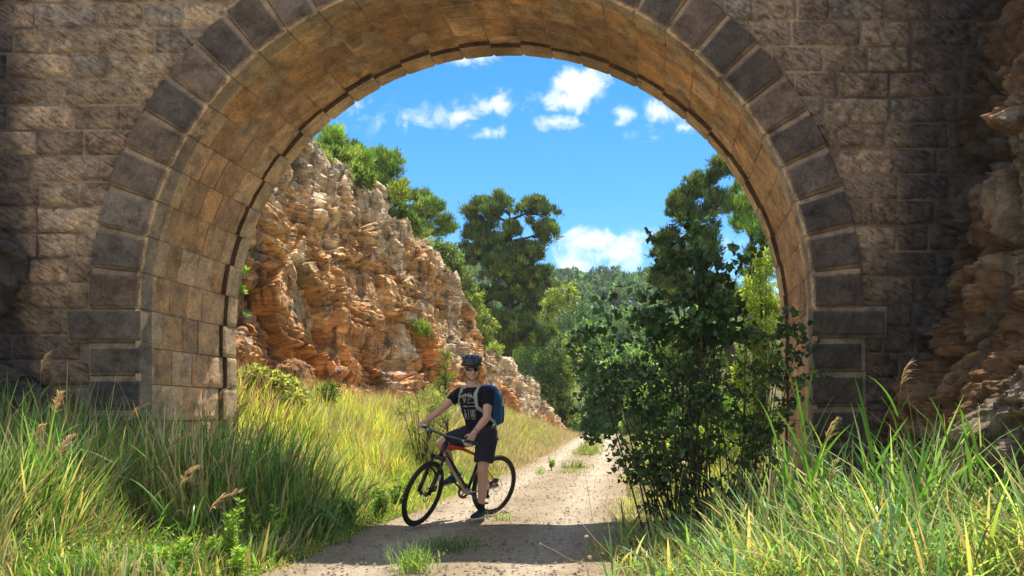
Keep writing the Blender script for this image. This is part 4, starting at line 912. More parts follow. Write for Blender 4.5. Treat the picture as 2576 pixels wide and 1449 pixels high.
# low leafy ground cover (tiny leaves)
def cover(name, label, n, f, hh, L, W, c, kind='stuff', yb=.1):
    x, y = samp(n, f); z = H(x, y) + hh(x, y) * rng.random(len(x)) ** .8; P = np.stack([x, y, z], 1); D = rng.normal(0, .7, (len(x), 3)) + np.array([0, 0, .6]); C = jit(c, len(x), .3)
    m = rng.random(len(x)) < yb; C[m] *= np.array([1.8, 1.5, .8]); r = leaves(P, D, L * rng.uniform(.5, 1.4, len(x)), W, C); o = mk(name, r[0], r[1], M['leaf'], None, False, r[2]); tag(o, label, 'ground cover', kind='stuff')
cover('ground_cover', 'small leafy ground cover in the sun at the lower right', 26000, lambda n: (lambda a: (a[0], a[1], a[2] * (a[1] < 6.4)))(frr(n)), lambda x, y: .12 + .34 * sstep(x, -.1, 1.6), .034, .014, (.30, .42, .15))
cover('ground_cover', 'low leafy weeds along the left edge of the track', 26000, lambda n: (lambda y: (lambda x: (x, y, (x < pc(y) - pw(y) + .1) * (x > -4.6) * 1.0))(rng.uniform(-4.6, -2.4, n)))(rng.uniform(4.8, 14, n)), lambda x, y: .06 + .22 * sstep(pc(y) - pw(y) - x, 0, .8), .036, .012, (.26, .38, .07))
# ------------------------------------------------------------ materials of the rider and the bike
M['skin'] = flat('skin', (.66, .38, .27), .5, .4, bump=.2, bscale=60, var=.25)
M['shirt'] = flat('black cotton', (.012, .013, .020), .9, .15, bump=.4, bscale=40)
M['shorts'] = flat('charcoal shorts fabric', (.030, .029, .038), .85, .2, bump=.4, bscale=30)
M['helmet'] = flat('helmet shell', (.014, .017, .024), .25, .6); M['helmet_light'] = flat('helmet rib', (.06, .085, .12), .25, .6)
M['blackp'] = flat('black plastic', (.012, .012, .014), .4, .5); M['rubber'] = flat('tyre rubber', (.030, .026, .023), .8, .3, bump=.4, bscale=120)
M['lens'] = flat('sunglass lens', (.01, .012, .015), .06, .9); M['red'] = flat('red frame paint', (.62, .055, .025), .3, .5); M['fr_black'] = flat('black frame paint', (.018, .018, .02), .25, .5)
M['fr_sand'] = flat('sand frame paint', (.42, .38, .30), .3, .5); M['alu'] = flat('brushed alloy', (.55, .55, .56), .3, .5, .9); M['steel'] = flat('dark steel', (.10, .10, .105), .35, .5, .8)
M['shoe'] = flat('blue shoe', (.015, .05, .115), .6, .3, bump=.3, bscale=60); M['shoe_black'] = flat('black shoe', (.014, .015, .024), .6, .3); M['sole'] = flat('pale sole', (.55, .55, .52), .6, .3)
M['sock'] = flat('black sock', (.016, .018, .028), .9, .1); M['pack'] = flat('blue backpack nylon', (.010, .07, .19), .55, .35, bump=.5, bscale=18); M['pack_dark'] = flat('backpack trim', (.03, .035, .045), .6, .3)
M['strap'] = flat('grey strap webbing', (.36, .38, .36), .7, .2); M['print'] = flat('white shirt print', (.75, .75, .72), .8, .2); M['leather'] = flat('bracelet cord', (.30, .24, .2), .7, .2)
LV = np.array([.859, -.512, 0.]); FV = np.array([-.512, -.859, 0.]); UP = np.array([0, 0, 1.])
def J(zx, zy, Y):
    px = 993.7 + .3298 * zx; py = 867.9 + .3298 * zy; return np.array([(px - PX0) / F * Y, Y, CAMH + (PY0 - py) / F * Y])
def capsule(bm, p0, p1, r0, r1, n=14, m=5, squash=None):
    p0 = Vector(p0); p1 = Vector(p1); d = (p1 - p0); L = d.length; q = Vector((0, 0, 1)).rotation_difference(d.normalized() if L > 1e-6 else Vector((0, 0, 1)))
    prof = [(r0 * math.sin(a), -r0 * math.cos(a)) for a in np.linspace(0.001, PI / 2, m)] + [(r1 * math.cos(a), L + r1 * math.sin(a)) for a in np.linspace(0, PI / 2 - .001, m)]
    rows = []
    for r_, z in prof:
        rows.append([bm.verts.new(p0 + q @ Vector((r_ * math.cos(t), r_ * math.sin(t), z))) for t in np.linspace(0, 2 * PI, n, endpoint=False)])
    for a, b in zip(rows[:-1], rows[1:]):
        for i in range(n): bm.faces.new((a[i], a[(i + 1) % n], b[(i + 1) % n], b[i]))
    bm.faces.new(rows[0][::-1]); bm.faces.new(rows[-1])
def ellip(bm, c, r, rot=None, n=20):
    s = bmesh.ops.create_uvsphere(bm, u_segments=n, v_segments=n // 2 + 2, radius=1)
    Mx = Matrix.Translation(Vector(c)) @ (rot.to_4x4() if rot is not None else Matrix()) @ Matrix.Diagonal((*r, 1)); bmesh.ops.transform(bm, matrix=Mx, verts=s['verts'])
def loft(bm, secs, n=28):
    """secs: (center, lateral axis, forward axis, rl, rf) closed tube"""
    rows = []
    for c, l, f, rl, rf in secs:
        c = np.array(c); l = np.array(l); f = np.array(f); rows.append([bm.verts.new(tuple(c + l * rl * np.sign(math.cos(t)) * abs(math.cos(t)) ** .85 + f * rf * math.sin(t))) for t in np.linspace(0, 2 * PI, n, endpoint=False)])
    for a, b in zip(rows[:-1], rows[1:]):
        for i in range(n): bm.faces.new((a[i], a[(i + 1) % n], b[(i + 1) % n], b[i]))
    bm.faces.new(rows[0][::-1]); bm.faces.new(rows[-1])
def fuse(name, bm, mat, parent, voxel=.006, smooth=4, wrinkle=0, wscale=12):
    bmesh.ops.recalc_face_normals(bm, faces=bm.faces); me = bpy.data.meshes.new(name); bm.to_mesh(me); bm.free(); o = bpy.data.objects.new(name, me); COL.objects.link(o)
    r = o.modifiers.new('r', 'REMESH'); r.mode = 'VOXEL'; r.voxel_size = voxel
    s = o.modifiers.new('s', 'SMOOTH'); s.factor = .5; s.iterations = smooth
    dg = bpy.context.evaluated_depsgraph_get(); m2 = bpy.data.meshes.new_from_object(o.evaluated_get(dg)); bpy.data.objects.remove(o)
    if wrinkle:
        V = np.empty(len(m2.vertices) * 3, np.float32); N = V.copy(); m2.vertices.foreach_get('co', V); m2.vertices.foreach_get('normal', N); V = V.reshape(-1, 3); N = N.reshape(-1, 3)
        V = V + N * (wrinkle * (fbm(V * np.array([wscale, wscale, wscale * .6]), 7, 3) + .5 * ridged(V * wscale * .8, 9, 2) - .2))[:, None]; m2.vertices.foreach_set('co', V.astype(np.float32).ravel())
    m2.materials.clear(); m2.materials.append(mat); m2.polygons.foreach_set('use_smooth', np.full(len(m2.polygons), True)); m2.name = name
    o = bpy.data.objects.new(name, m2); COL.objects.link(o)
    if parent: o.parent = parent
    return o

# ------------------------------------------------------------ bicycle
BASE = np.array([-2.125, 8.275, 0.012]); YAW = math.atan2(-.859, -.512); ROLL = R(-10)
bike = thing('bicycle', 'black and red mountain bicycle held upright on the sunlit gravel track', 'bicycle', tuple(BASE)); bike.rotation_mode = 'XYZ'; bike.rotation_euler = (ROLL, 0, YAW)
bM = Matrix.Translation(Vector(BASE)) @ Matrix.Rotation(YAW, 4, 'Z') @ Matrix.Rotation(ROLL, 4, 'X')
RW = .352; RX, FXx = -.43, .64
def wheel(label, M4, rotor=False):
    def torus(Rr, r, nU=72, nV=10, sq=1., c=(1, 1, 1), y=0., knob=0):
        a = Acc(); u = np.linspace(0, 2 * PI, nU + 1); v = np.linspace(0, 2 * PI, nV + 1); U_, V_ = np.meshgrid(u, v, indexing='ij'); rr = r * np.ones_like(U_)
        if knob: rr = r + knob * ((np.sin(U_ * nU / 4 * 1 + np.round(V_ * 2) * PI) > 0) * (np.cos(V_) > .15))
        P = np.stack([(Rr + rr * np.cos(V_)) * np.cos(U_), y + rr * sq * np.sin(V_), (Rr + rr * np.cos(V_)) * np.sin(U_)], -1); a.grid(P, nU + 1, nV + 1, c); return a
    ty = torus(RW - .023, .0215, 240, 14, 1.0, knob=.004).build('tyre', M['rubber'], None, True, M4)
    rim = torus(RW - .052, .009, 80, 8, 1.2).build('rim', M['blackp'], None, True, M4)
    a = Acc()
    for i in range(28):
        t = i / 28 * 2 * PI; s = 1 if i % 2 else -1; t2 = t + (.5 if (i // 2) % 2 else -.5); a.tube([(math.cos(t2) * .022, s * .028, math.sin(t2) * .022), (math.cos(t) * (RW - .058), 0, math.sin(t) * (RW - .058))], .0011, 4)
    sp = a.build('spokes', M['steel'], None, True, M4)
    a = Acc(); a.tube([(0, -.05, 0), (0, .05, 0)], .014, 10); a.tube([(0, -.032, 0), (0, -.026, 0)], .028, 12); a.tube([(0, .026, 0), (0, .032, 0)], .028, 12); hb = a.build('hub', M['steel'], None, True, M4)
    a = Acc(); rr_ = .08 if not rotor else .085
    u = np.linspace(0, 2 * PI, 60); P = np.stack([np.stack([np.cos(u) * q, np.full(60, .042), np.sin(u) * q], -1) for q in (rr_ - .015, rr_)], 1); a.grid(P, 60, 2)
    for i in range(5): t = i / 5 * 2 * PI; a.tube([(math.cos(t) * .02, .042, math.sin(t) * .02), (math.cos(t + .5) * (rr_ - .012), .042, math.sin(t + .5) * (rr_ - .012))], .003, 4)
    ro = a.build('brake_rotor', M['alu'], None, False, M4)
    hb.parent = rim; sp.parent = rim; ro.parent = rim; ty.parent = rim; rim.name = label; rim.parent = bike; return rim
wheel('rear_wheel', Matrix.Translation((RX, 0, RW)))
# steering
ST = R(17.5); hb_, ht_ = Vector((.455, 0, .745)), Vector((.405, 0, .875)); ax = (ht_ - hb_).normalized()
SM = Matrix.Translation(hb_) @ Matrix.Rotation(ST, 4, ax) @ Matrix.Translation(-hb_)
wheel('front_wheel', SM @ Matrix.Translation((FXx, 0, RW)))
a = Acc(); cr = Vector((.468, 0, .715)); off = Vector((.045, 0, .02))
axl = Vector((FXx, 0, RW))
for s in (-1, 1):
    top = cr + off * .6 + Vector((0, s * .062, 0)); lo = axl + Vector((0, s * .062, 0)); mid = top.lerp(lo, .45)
    a.tube([top, mid], .016, 8, (1, 1, 1)); a.tube([mid, lo], .022, 8)
a.tube([cr + off * .6 + Vector((0, -.075, 0)), cr + off * .6 + Vector((0, .075, 0))], .024, 8)
u = [cr + off * .9 + Vector((.0, s * .06, -.19)) + Vector((.06 * (1 - abs(s)) + .05, 0, .09 * (1 - s * s))) for s in np.linspace(-1, 1, 9)]; a.tube(u, .013, 6)
a.tube([cr, hb_], .022, 8); fk = a.build('fork', M['fr_black'], bike, True, SM)
a = Acc(); a.box((FXx - .13, .075, .50), (FXx - .10, .085, .56)); a.tube([(FXx - .06, .085, .47), (FXx - .09, .087, .56)], .006, 4); a.build('fork_decal', M['sole'], fk, True, SM)
a = Acc(); a.box((-.03, -.02, -.03), (.03, .02, .03), M=Matrix.Translation((FXx - .05, .075, RW + .07))); a.build('brake_caliper', M['blackp'], fk, False, SM)
# frame
BB = Vector((0, 0, .305)); stt = Vector((-.135, 0, .70)); fr = Acc()
fr.tube([hb_ - ax * .02, ht_ + ax * .01], .027, 12); frame = fr.build('frame', M['fr_black'], bike)
fr = Acc(); fr.tube([hb_ + ax * .03, Vector((.36, 0, .70)), BB + Vector((.02, 0, .02))], [.031, .034, .030], 12); fr.tube([BB + Vector((0, -.04, 0)), BB + Vector((0, .04, 0))], .026, 12); dt = fr.build('down_tube', M['fr_sand'], bike)
fr = Acc(); fr.tube([hb_ + ax * .04 + Vector((-.02, .022, .0)), Vector((.26, .026, .60)), BB + Vector((.05, .026, .06))], [.018, .021, .015], 8); fr.build('down_tube_stripe', M['fr_black'], dt)
fr = Acc(); fr.tube([ht_ - ax * .03, Vector((.15, 0, .80)), stt], [.024, .020, .016], 10); fr.tube([hb_ + ax * .05, Vector((.40, 0, .73))], [.033, .034], 10); fr.build('top_tube', M['red'], bike)
fr = Acc(); fr.tube([BB, stt], .018, 10); fr.build('seat_tube', M['fr_black'], bike)
fr = Acc()
for s in (-1, 1): fr.tube([stt + Vector((0, s * .02, -.02)), Vector((RX * .55, s * .05, .54)), Vector((RX, s * .065, RW))], .0085, 8)
fr.build('seat_stay', M['red'], bike); fr = Acc()
for s in (-1, 1): fr.tube([BB + Vector((-.02, s * .03, 0)), Vector((RX * .5, s * .055, .325)), Vector((RX, s * .065, RW))], .011, 8)
fr.build('chain_stay', M['fr_sand'], bike)
fr = Acc(); fr.tube([stt, Vector((-.20, 0, .89))], .0135, 8); fr.build('seat_post', M['blackp'], bike)
bm = bmesh.new(); capsule(bm, (-.33, 0, .915), (-.22, 0, .915), .045, .045); capsule(bm, (-.33, .03, .915), (-.30, .05, .912), .03, .03); capsule(bm, (-.33, -.03, .915), (-.30, -.05, .912), .03, .03); capsule(bm, (-.22, 0, .915), (-.06, 0, .913), .04, .018)
s = fuse('saddle', bm, M['blackp'], bike, .008, 3); s.scale = (1, 1, .62); s.location = (0, 0, .34)
# cockpit
bc = Vector((.47, 0, .965)); a = Acc(); a.tube([ht_, ht_ + ax * .045], .020, 10); a.tube([ht_ + ax * .04, bc], .017, 8); a.build('stem', M['blackp'], bike, True, SM)
a = Acc(); hbp = [bc + Vector((-.055, -.36, .012)), bc + Vector((-.02, -.16, .008)), bc, bc + Vector((-.02, .16, .008)), bc + Vector((-.055, .36, .012))]
a.tube(hbp, [.0115, .0125, .016, .0125, .0115], 10); hbar = a.build('handlebar', M['steel'], bike, True, SM)
for s in (-1, 1):
    e0 = bc + Vector((-.055, s * .36, .012)); e1 = bc + Vector((-.036, s * .245, .010)); a = Acc(); a.tube([e0, e1], .0165, 10); a.build('grip', M['blackp'], hbar, True, SM)
    a = Acc(); q = bc + Vector((-.030, s * .215, .01)); a.tube([q, q + Vector((.03, 0, -.01))], .014, 8); a.tube([q + Vector((.03, 0, -.01)), q + Vector((.055, s * .04, -.02)), q + Vector((.045, s * .14, -.03))], [.007, .006, .004], 6); a.build('brake_lever', M['alu'], hbar, True, SM)
    a = Acc(); q = bc + Vector((-.028, s * .17, .01)); a.tube([q + Vector((0, 0, .0)), q + Vector((.02, 0, -.03))], .015, 8); a.tube([q + Vector((.02, 0, -.03)), q + Vector((.02, s * .04, -.04))], .006, 6); a.build('shifter', M['blackp'], hbar, True, SM)
a = Acc()
for s, en in ((-1, Vector((.50, -.05, .70))), (1, Vector((.47, .03, .78)))):
    q = SM @ (bc + Vector((.0, s * .20, .0))); a.tube([q, q + Vector((.12, -s * .02, -.03)), q + Vector((.13, -s * .12, -.12)), en], .0028, 5)
a.tube([SM @ (bc + Vector((0, -.19, 0))), SM @ (bc + Vector((.13, -.10, -.10))), Vector((.62, -.05, .70)), Vector((FXx - .05, .07, .44))], .0028, 5); a.build('brake_cable', M['blackp'], bike)
# drivetrain
crk = Acc(); u = np.linspace(0, 2 * PI, 41)
P = np.stack([np.stack([np.cos(u) * q, np.full(41, yq), .305 + np.sin(u) * q], -1) for q, yq in ((.055, -.05), (.086, -.048), (.086, -.054), (.055, -.056))], 1); crk.grid(P, 41, 4)
for i in range(4): t = i * PI / 2 + .4; crk.tube([(0, -.05, .305), (math.cos(t) * .07, -.052, .305 + math.sin(t) * .07)], .009, 5)
chainring = crk.build('chainring', M['steel'], bike, False)
ca = R(38); cv = Vector((math.cos(ca), 0, math.sin(ca))) * .17
for s, d in ((-1, 1), (1, -1)):
    a = Acc(); a.tube([BB + Vector((0, s * .065, 0)), BB + Vector((0, s * .075, 0)) + cv * d], [.016, .011], 8); arm = a.build('crank_arm', M['steel'], bike)
    a = Acc(); pc_ = BB + cv * d + Vector((0, s * .13, 0)); a.box(pc_ - Vector((.045, .042, .009)), pc_ + Vector((.045, .042, .009))); a.build('pedal', M['blackp'], arm, False)
a = Acc(); a.tube([(0, -.052, .305 + .086), (RX, -.052, RW + .03)], .004, 5); a.tube([(0, -.052, .305 - .086), (RX * .8, -.052, .235), (RX + .03, -.052, .20)], .004, 5); a.build('chain', M['steel'], bike)
a = Acc()
for i in range(6): rq = .05 - .006 * i; P = np.stack([np.stack([RX + np.cos(u) * q, np.full(41, -.03 - .004 * i), RW + np.sin(u) * q], -1) for q in (.01, rq)], 1); a.grid(P, 41, 2)
a.build('cassette', M['steel'], bike, False)
a = Acc(); a.tube([(RX - .01, -.07, RW - .03), (RX + .015, -.075, .28), (RX + .03, -.065, .20)], [.018, .014, .016], 8); a.tube([(RX + .03, -.07, .20), (RX + .03, -.045, .20)], .025, 10); a.build('derailleur', M['blackp'], bike)
a = Acc(); a.tube([Vector((.20, -.045, .55)), Vector((.13, -.06, .47)), Vector((.10, -.045, .42))], [.012, .02, .012], 6); a.tube([Vector((.21, 0, .57)), Vector((.17, 0, .60)), Vector((.09, 0, .50)), Vector((.11, 0, .44))], .004, 5); a.build('bottle_cage', M['alu'], bike)
a = Acc(); a.box((-.022, -.03, -.022), (.022, .03, .022), M=Matrix.Translation((RX + .05, .05, RW + .07))); a.build('brake_caliper', M['blackp'], bike, False)

# ------------------------------------------------------------ rider
man = thing('person', 'man in black t-shirt, dark shorts and helmet straddling his bicycle, one hand on the bar', 'person', (-1.92, 8.15, 0))
off_ = np.array(man.location)
def L_(p): return np.array(p) - off_
neck = L_(J(598, 318, 8.20)); chest = L_(J(608, 430, 8.22)); waist = L_(J(640, 565, 8.26)); pel = L_(J(664, 650, 8.27))
shR = L_(J(492, 366, 8.34)); shL = L_(J(712, 362, 8.11)); elR = L_(J(352, 492, 8.22)); wrR = L_(J(232, 588, 8.12)); elL = L_(J(700, 553, 8.00)); wrL = L_(J(606, 668, 7.90))
hipR = L_(J(622, 672, 8.36)); hipL = L_(J(708, 672, 8.18)); knL = L_(J(668, 955, 8.09)); anL = L_(J(657, 1240, 8.12)); knR = L_(J(352, 757, 8.20)); anR = L_(J(448, 965, 8.38))
headc = L_(J(588, 192, 8.17))
fh = np.array([.36, -.92, -.10]); fh /= np.linalg.norm(fh); lh = np.cross(UP, fh); lh /= np.linalg.norm(lh); lh = -lh; lh = np.cross(fh, UP) * -1; lh /= np.linalg.norm(lh)   # his left
uh = np.cross(fh, lh); uh = uh if uh[2] > 0 else -uh; HR = Matrix((tuple(lh), tuple(fh), tuple(uh))).transposed()
def hp(l, f, u): return headc + lh * l + fh * f + uh * u
def hand(bm, wr, pc_, dirf, palmn, curl, fingers=None, r=.0088, side=1, tip=1.0):
    """wr wrist, pc_ palm centre, dirf finger direction, palmn palm normal (towards what it holds)"""
    d = np.array(dirf) / np.linalg.norm(dirf); n = np.array(palmn) - d * np.dot(palmn, d); n /= np.linalg.norm(n); l = np.cross(d, n)
    for k, w in enumerate((-.028, -.009, .010, .028)): capsule(bm, tuple(wr + l * w * .55), tuple(pc_ + d * .035 + l * w), .016, .0135)
    for k, (w, ln) in enumerate(((-.031, .066), (-.0105, .078), (.0105, .073), (.031, .058))):
        p = pc_ + d * .040 + l * w; a_ = 0.
        for q, fr_ in enumerate((.45, .32, .25)):
            a_ += curl[q]; dd = d * math.cos(a_) + n * math.sin(a_); p2 = p + dd * ln * fr_ * tip; capsule(bm, tuple(p), tuple(p2), r * (1.02 - .08 * q), r * (.95 - .08 * q), 10, 4); p = p2
    tb = pc_ - d * .02 - l * .03 * side; t1 = tb + (d * .5 - l * .7 * side + n * .45) * .034; t2 = t1 + (d * .75 - l * .15 * side + n * .6) * .03
    capsule(bm, tuple(tb), tuple(t1), .013, .0105); capsule(bm, tuple(t1), tuple(t2), .0105, .009)
bm = bmesh.new()
loft(bm, [(pel - UP * .10, LV, FV, .13, .10), (pel, LV, FV, .165, .12), (waist, LV, FV, .145, .105), (chest, LV, FV, .165, .12), ((chest + neck) / 2 - UP * .0, LV, FV, .16, .105), (neck - UP * .03, LV, FV, .09, .07)])
capsule(bm, neck - UP * .06, hp(0, -.015, -.05), .062, .056); capsule(bm, shR, neck - UP * .02, .055, .05); capsule(bm, shL, neck - UP * .02, .055, .05)
for sh, el, wr in ((shR, elR, wrR), (shL, elL, wrL)):
    m = sh + (el - sh) * .45; capsule(bm, sh, m, .056, .052); capsule(bm, m, el, .052, .041); m = el + (wr - el) * .3; capsule(bm, el, m, .041, .043); capsule(bm, m, wr, .043, .027)
for hi, kn, an in ((hipR, knR, anR), (hipL, knL, anL)):
    capsule(bm, hi, kn, .088, .058); d = an - kn; back = -FV if True else 0; m = kn + d * .32 - FV * .018; capsule(bm, kn, m, .056, .060); capsule(bm, m, an + (kn - an) * .12, .060, .036); capsule(bm, an + (kn - an) * .12, an, .036, .038)
# head
ellip(bm, hp(0, -.012, .035), (.078, .096, .098), HR); ellip(bm, hp(0, .018, -.045), (.060, .070, .072), HR); ellip(bm, hp(0, .060, -.088), (.030, .026, .024), HR)
capsule(bm, hp(0, .084, .012), hp(0, .106, -.028), .0095, .0135); capsule(bm, hp(-.012, .094, -.033), hp(.012, .094, -.033), .010, .010); capsule(bm, hp(-.036, .078, .030), hp(.036, .078, .030), .013, .013)
capsule(bm, hp(-.018, .083, -.058), hp(.018, .083, -.058), .0065, .0065); capsule(bm, hp(-.016, .081, -.069), hp(.016, .081, -.069), .0075, .0075)
for s in (-1, 1): ellip(bm, hp(s * .080, -.012, -.005), (.010, .020, .031), HR, 12); ellip(bm, hp(s * .040, .058, -.028), (.026, .026, .026), HR, 12)
# grips in world space
GR = lambda s, y: L_(np.array(bM @ (SM @ (bc + Vector((-.05, s * y, .012))))))
gR = GR(-1, .31); gL = GR(1, .31); hax = GR(1, .2) - GR(-1, .2); hax /= np.linalg.norm(hax); SF = np.array([-.23, -.973, 0.])
hand(bm, wrR, gR + UP * .030 - SF * .014, SF * .9 + UP * .05, -UP, (.75, 1.25, .8), side=-1)
pl = gL + UP * .055 + LV * .0; wl2 = wrL
d_ = (L_(J(560, 748, 7.86)) - wrL); d_ /= np.linalg.norm(d_)
hand(bm, wrL, wrL + d_ * .062, d_ + np.array([-.05, 0, -.25]), SF * -.6 + np.array([-.5, .2, 0]), (.22, .35, .3), side=1, tip=1.05)
bodyo = fuse('body', bm, M['skin'], man, .0055, 3)
# t-shirt
bm = bmesh.new()
loft(bm, [(pel - UP * .03, LV, FV, .178, .128), (pel + (waist - pel) * .5, LV, FV, .176, .132), (waist, LV, FV, .168, .13), ((waist + chest) / 2, LV, FV, .172, .132), (chest, LV, FV, .188, .137), (chest + (neck - chest) * .5, LV, FV, .185, .122), (neck - UP * .045, LV, FV, .12, .085), (neck - UP * .012, LV, FV, .075, .068)])
capsule(bm, shR, neck - UP * .05, .066, .062); capsule(bm, shL, neck - UP * .05, .066, .062)
def ring_sleeve(bm, a, b, r0, r1): capsule(bm, a, b, r0, r1, 18, 4)
ring_sleeve(bm, shR, shR + (elR - shR) * .40, .070, .066); ring_sleeve(bm, shL, shL + (elL - shL) * .42, .070, .068)
shirt = fuse('t_shirt', bm, M['shirt'], man, .008, 4, .016, 9)
# shorts
bm = bmesh.new(); loft(bm, [(pel - UP * .13, LV, FV, .15, .12), (pel - UP * .04, LV, FV, .186, .142), (pel + UP * .05, LV, FV, .172, .126)])
eR = hipR + (knR - hipR) * .80; eL = hipL + (knL - hipL) * .80
for hi, e in ((hipR, eR), (hipL, eL)):
    d = e - hi; d = d / np.linalg.norm(d); l = LV - d * np.dot(LV, d); l /= np.linalg.norm(l); f = np.cross(d, l)
    loft(bm, [(hi - d * .05, l, f, .085, .10), (hi + d * .06, l, f, .110, .120), ((hi + e) / 2, l, f, .108, .112), (e, l, f, .103, .100)])
fuse('shorts', bm, M['shorts'], man, .008, 3, .013, 8)
# shoes and socks
def shoe(name, an, toe_dir, sole_n, mat, ln=.27):
    d = np.array(toe_dir, float); d /= np.linalg.norm(d); n = np.array(sole_n, float); n = n - d * np.dot(n, d); n /= np.linalg.norm(n); l = np.cross(d, n); c = an - n * .075
    bm = bmesh.new(); capsule(bm, c - d * .045 - n * (-.018), c + d * .05 + n * .012, .036, .040); capsule(bm, c + d * .05 + n * .010, c + d * .15 - n * .004, .039, .031); capsule(bm, c + d * .10 + l * .012, c + d * .155 - n * .004 + l * .01, .033, .026)
    capsule(bm, an - n * .035 - d * .015, an + n * .0, .042, .041); o = fuse(name, bm, mat, man, .006, 3)
    a = Acc(); nn = 24; out = []
    for k in range(nn + 1):
        t = k / nn * 2 * PI; x = math.cos(t); out.append((x, math.sin(t)))
    rows = []
    for hgt in (-.038, -.022):
        rows.append(np.array([c + d * (.052 + .135 * x) + l * (.040 * y * (1 + .12 * x)) + n * (hgt + .004 * abs(x) ** 3) for x, y in out]))
    a.grid(np.stack([rows[0] * 0 + rows[0].mean(0), rows[0], rows[1], rows[1] * 0 + rows[1].mean(0)], 1), nn + 1, 4); a.build('sole', M['sole'], o)
    bm = bmesh.new(); capsule(bm, an - n * .01, an + n * .045, .041, .040); fuse('sock', bm, M['sock'], man, .006, 2)
    return o
shoe('shoe', anL + UP * .0 , np.array([-.3, -.95, 0]), UP, M['shoe_black'])
pdl = L_(np.array(bM @ (BB + cv + Vector((0, -.14, 0)))))
shoe('shoe', anR, (L_(J(355, 1072, 8.2)) - L_(J(480, 1015, 8.34))), (knR - anR) * .4 + UP, M['shoe'])
# helmet
bm = bmesh.new(); hc = hp(0, -.018, .055); N_ = 26
def dome(bm, c, r, u0=-.15):
    rows = []
    for i in range(13):
        t = lerp(-.12, PI / 2 - .001, i / 12)
        rows.append([bm.verts.new(tuple(np.array(c) + lh * r[0] * math.cos(t) * math.cos(p) + fh * r[1] * math.cos(t) * math.sin(p) + uh * r[2] * math.sin(t))) for p in np.linspace(0, 2 * PI, 28, endpoint=False)])
    for a, b in zip(rows[:-1], rows[1:]):
        for i in range(28): bm.faces.new((a[i], a[(i + 1) % 28], b[(i + 1) % 28], b[i]))
    bm.faces.new(rows[0][::-1]); bm.faces.new(rows[-1])
dome(bm, hc, (.108, .133, .109)); helm = fuse('helmet', bm, M['blackp'], man, .007, 3)
bm = bmesh.new()
for k in (-.92, -.5, 0, .5, .92):
    p = None
    for t in np.linspace(-.1, PI + .1, 13):
        q = np.array(hc) + fh * .122 * math.cos(t) * (1 - .12 * abs(k)) + uh * (.103 * math.sin(t) * math.cos(k * .75) + .004) + lh * .112 * math.sin(k * 1.15) * (.55 + .45 * math.sin(max(min(t, PI), 0)))
        if p is not None: capsule(bm, p, q, .014, .014, 10, 3)
        p = q
ringp = [np.array(hc) + lh * .102 * math.cos(t) + fh * .132 * math.sin(t) + uh * (.0 + .012 * math.sin(t)) for t in np.linspace(0, 2 * PI, 25)]
for p, q in zip(ringp[:-1], ringp[1:]): capsule(bm, p, q, .018, .018, 10, 3)
fuse('helmet_shell', bm, M['helmet'], helm, .006, 2)
bm = bmesh.new()
for k in (-.32, .32):
    p = None
    for t in np.linspace(.25, 1.35, 6):
        q = np.array(hc) + fh * .132 * math.cos(t) + uh * (.113 * math.sin(t) + .004) + lh * .112 * math.sin(k * 1.2) * (.5 + .5 * math.sin(t))
        if p is not None: capsule(bm, p, q, .009, .009, 8, 3)
        p = q
fuse('helmet_stripe', bm, M['helmet_light'], helm, .005, 1)
a = Acc()
for s in (-1, 1): a.tube([hp(s * .082, -.01, .03), hp(s * .077, .005, -.04), hp(s * .05, .035, -.098), hp(0, .045, -.118)], .0045, 6)
a.build('chin_strap', M['blackp'], helm)
# sunglasses
a = Acc(); th = np.linspace(-1.15, 1.15, 25); P = np.stack([np.stack([hp(.079 * math.sin(t), .012 + .086 * math.cos(t), .016 + hz) for t in th]) for hz in (-.022 , .014)], 1)
P[:, 0] += (uh * .010)[None] * (np.abs(th)[:, None] < .12) ; a.grid(P, 25, 2); gl = a.build('sunglasses', M['lens'], man)
a = Acc(); a.tube([hp(.081 * math.sin(t), .012 + .088 * math.cos(t), .031) for t in th], .004, 6)
for s in (-1, 1): a.tube([hp(s * .074, .045, .025), hp(s * .082, -.01, .012)], .0035, 5)
a.build('glasses_frame', M['blackp'], gl)
a = Acc(); dw = (wrL - elL) / np.linalg.norm(wrL - elL); l1 = np.cross(dw, UP); l1 /= np.linalg.norm(l1); l2 = np.cross(dw, l1); c0 = wrL - dw * .03
a.tube([c0 + l1 * .033 * math.cos(t) + l2 * .033 * math.sin(t) for t in np.linspace(0, 2 * PI, 17)], .006, 6); a.build('bracelet', M['leather'], man)
# shirt print : thin white drawing projected on the chest
from mathutils.bvhtree import BVHTree
sm = shirt.data; bv = BVHTree.FromPolygons([v.co.copy() for v in sm.vertices], [p.vertices[:] for p in sm.polygons])
cF = np.array([-.20, -.98, 0]); cF /= np.linalg.norm(cF); cL = np.array([.98, -.20, 0]); cO = L_(J(572, 455, 8.1))
def proj(u, v):
    o = cO + cL * u + UP * v + cF * .5; h = bv.ray_cast(Vector(o), Vector(-cF)); return None if h[0] is None else np.array(h[0]) + cF * .0025
pr = Acc()
def stroke(pts, w=.0017):
    q = []
    for (a0, b0), (a1, b1) in zip(pts[:-1], pts[1:]):
        for t in np.linspace(0, 1, 5)[:-1]: q.append((a0 + (a1 - a0) * t, b0 + (b1 - b0) * t))
    q.append(pts[-1]); q = [proj(*z) for z in q]; q = [z for z in q if z is not None]
    if len(q) > 1: pr.tube(q, w, 4)
K = .00148
def Z(zx, zy): return ((zx - 572) * K, (455 - zy) * K)     # drawing coordinates on the chest
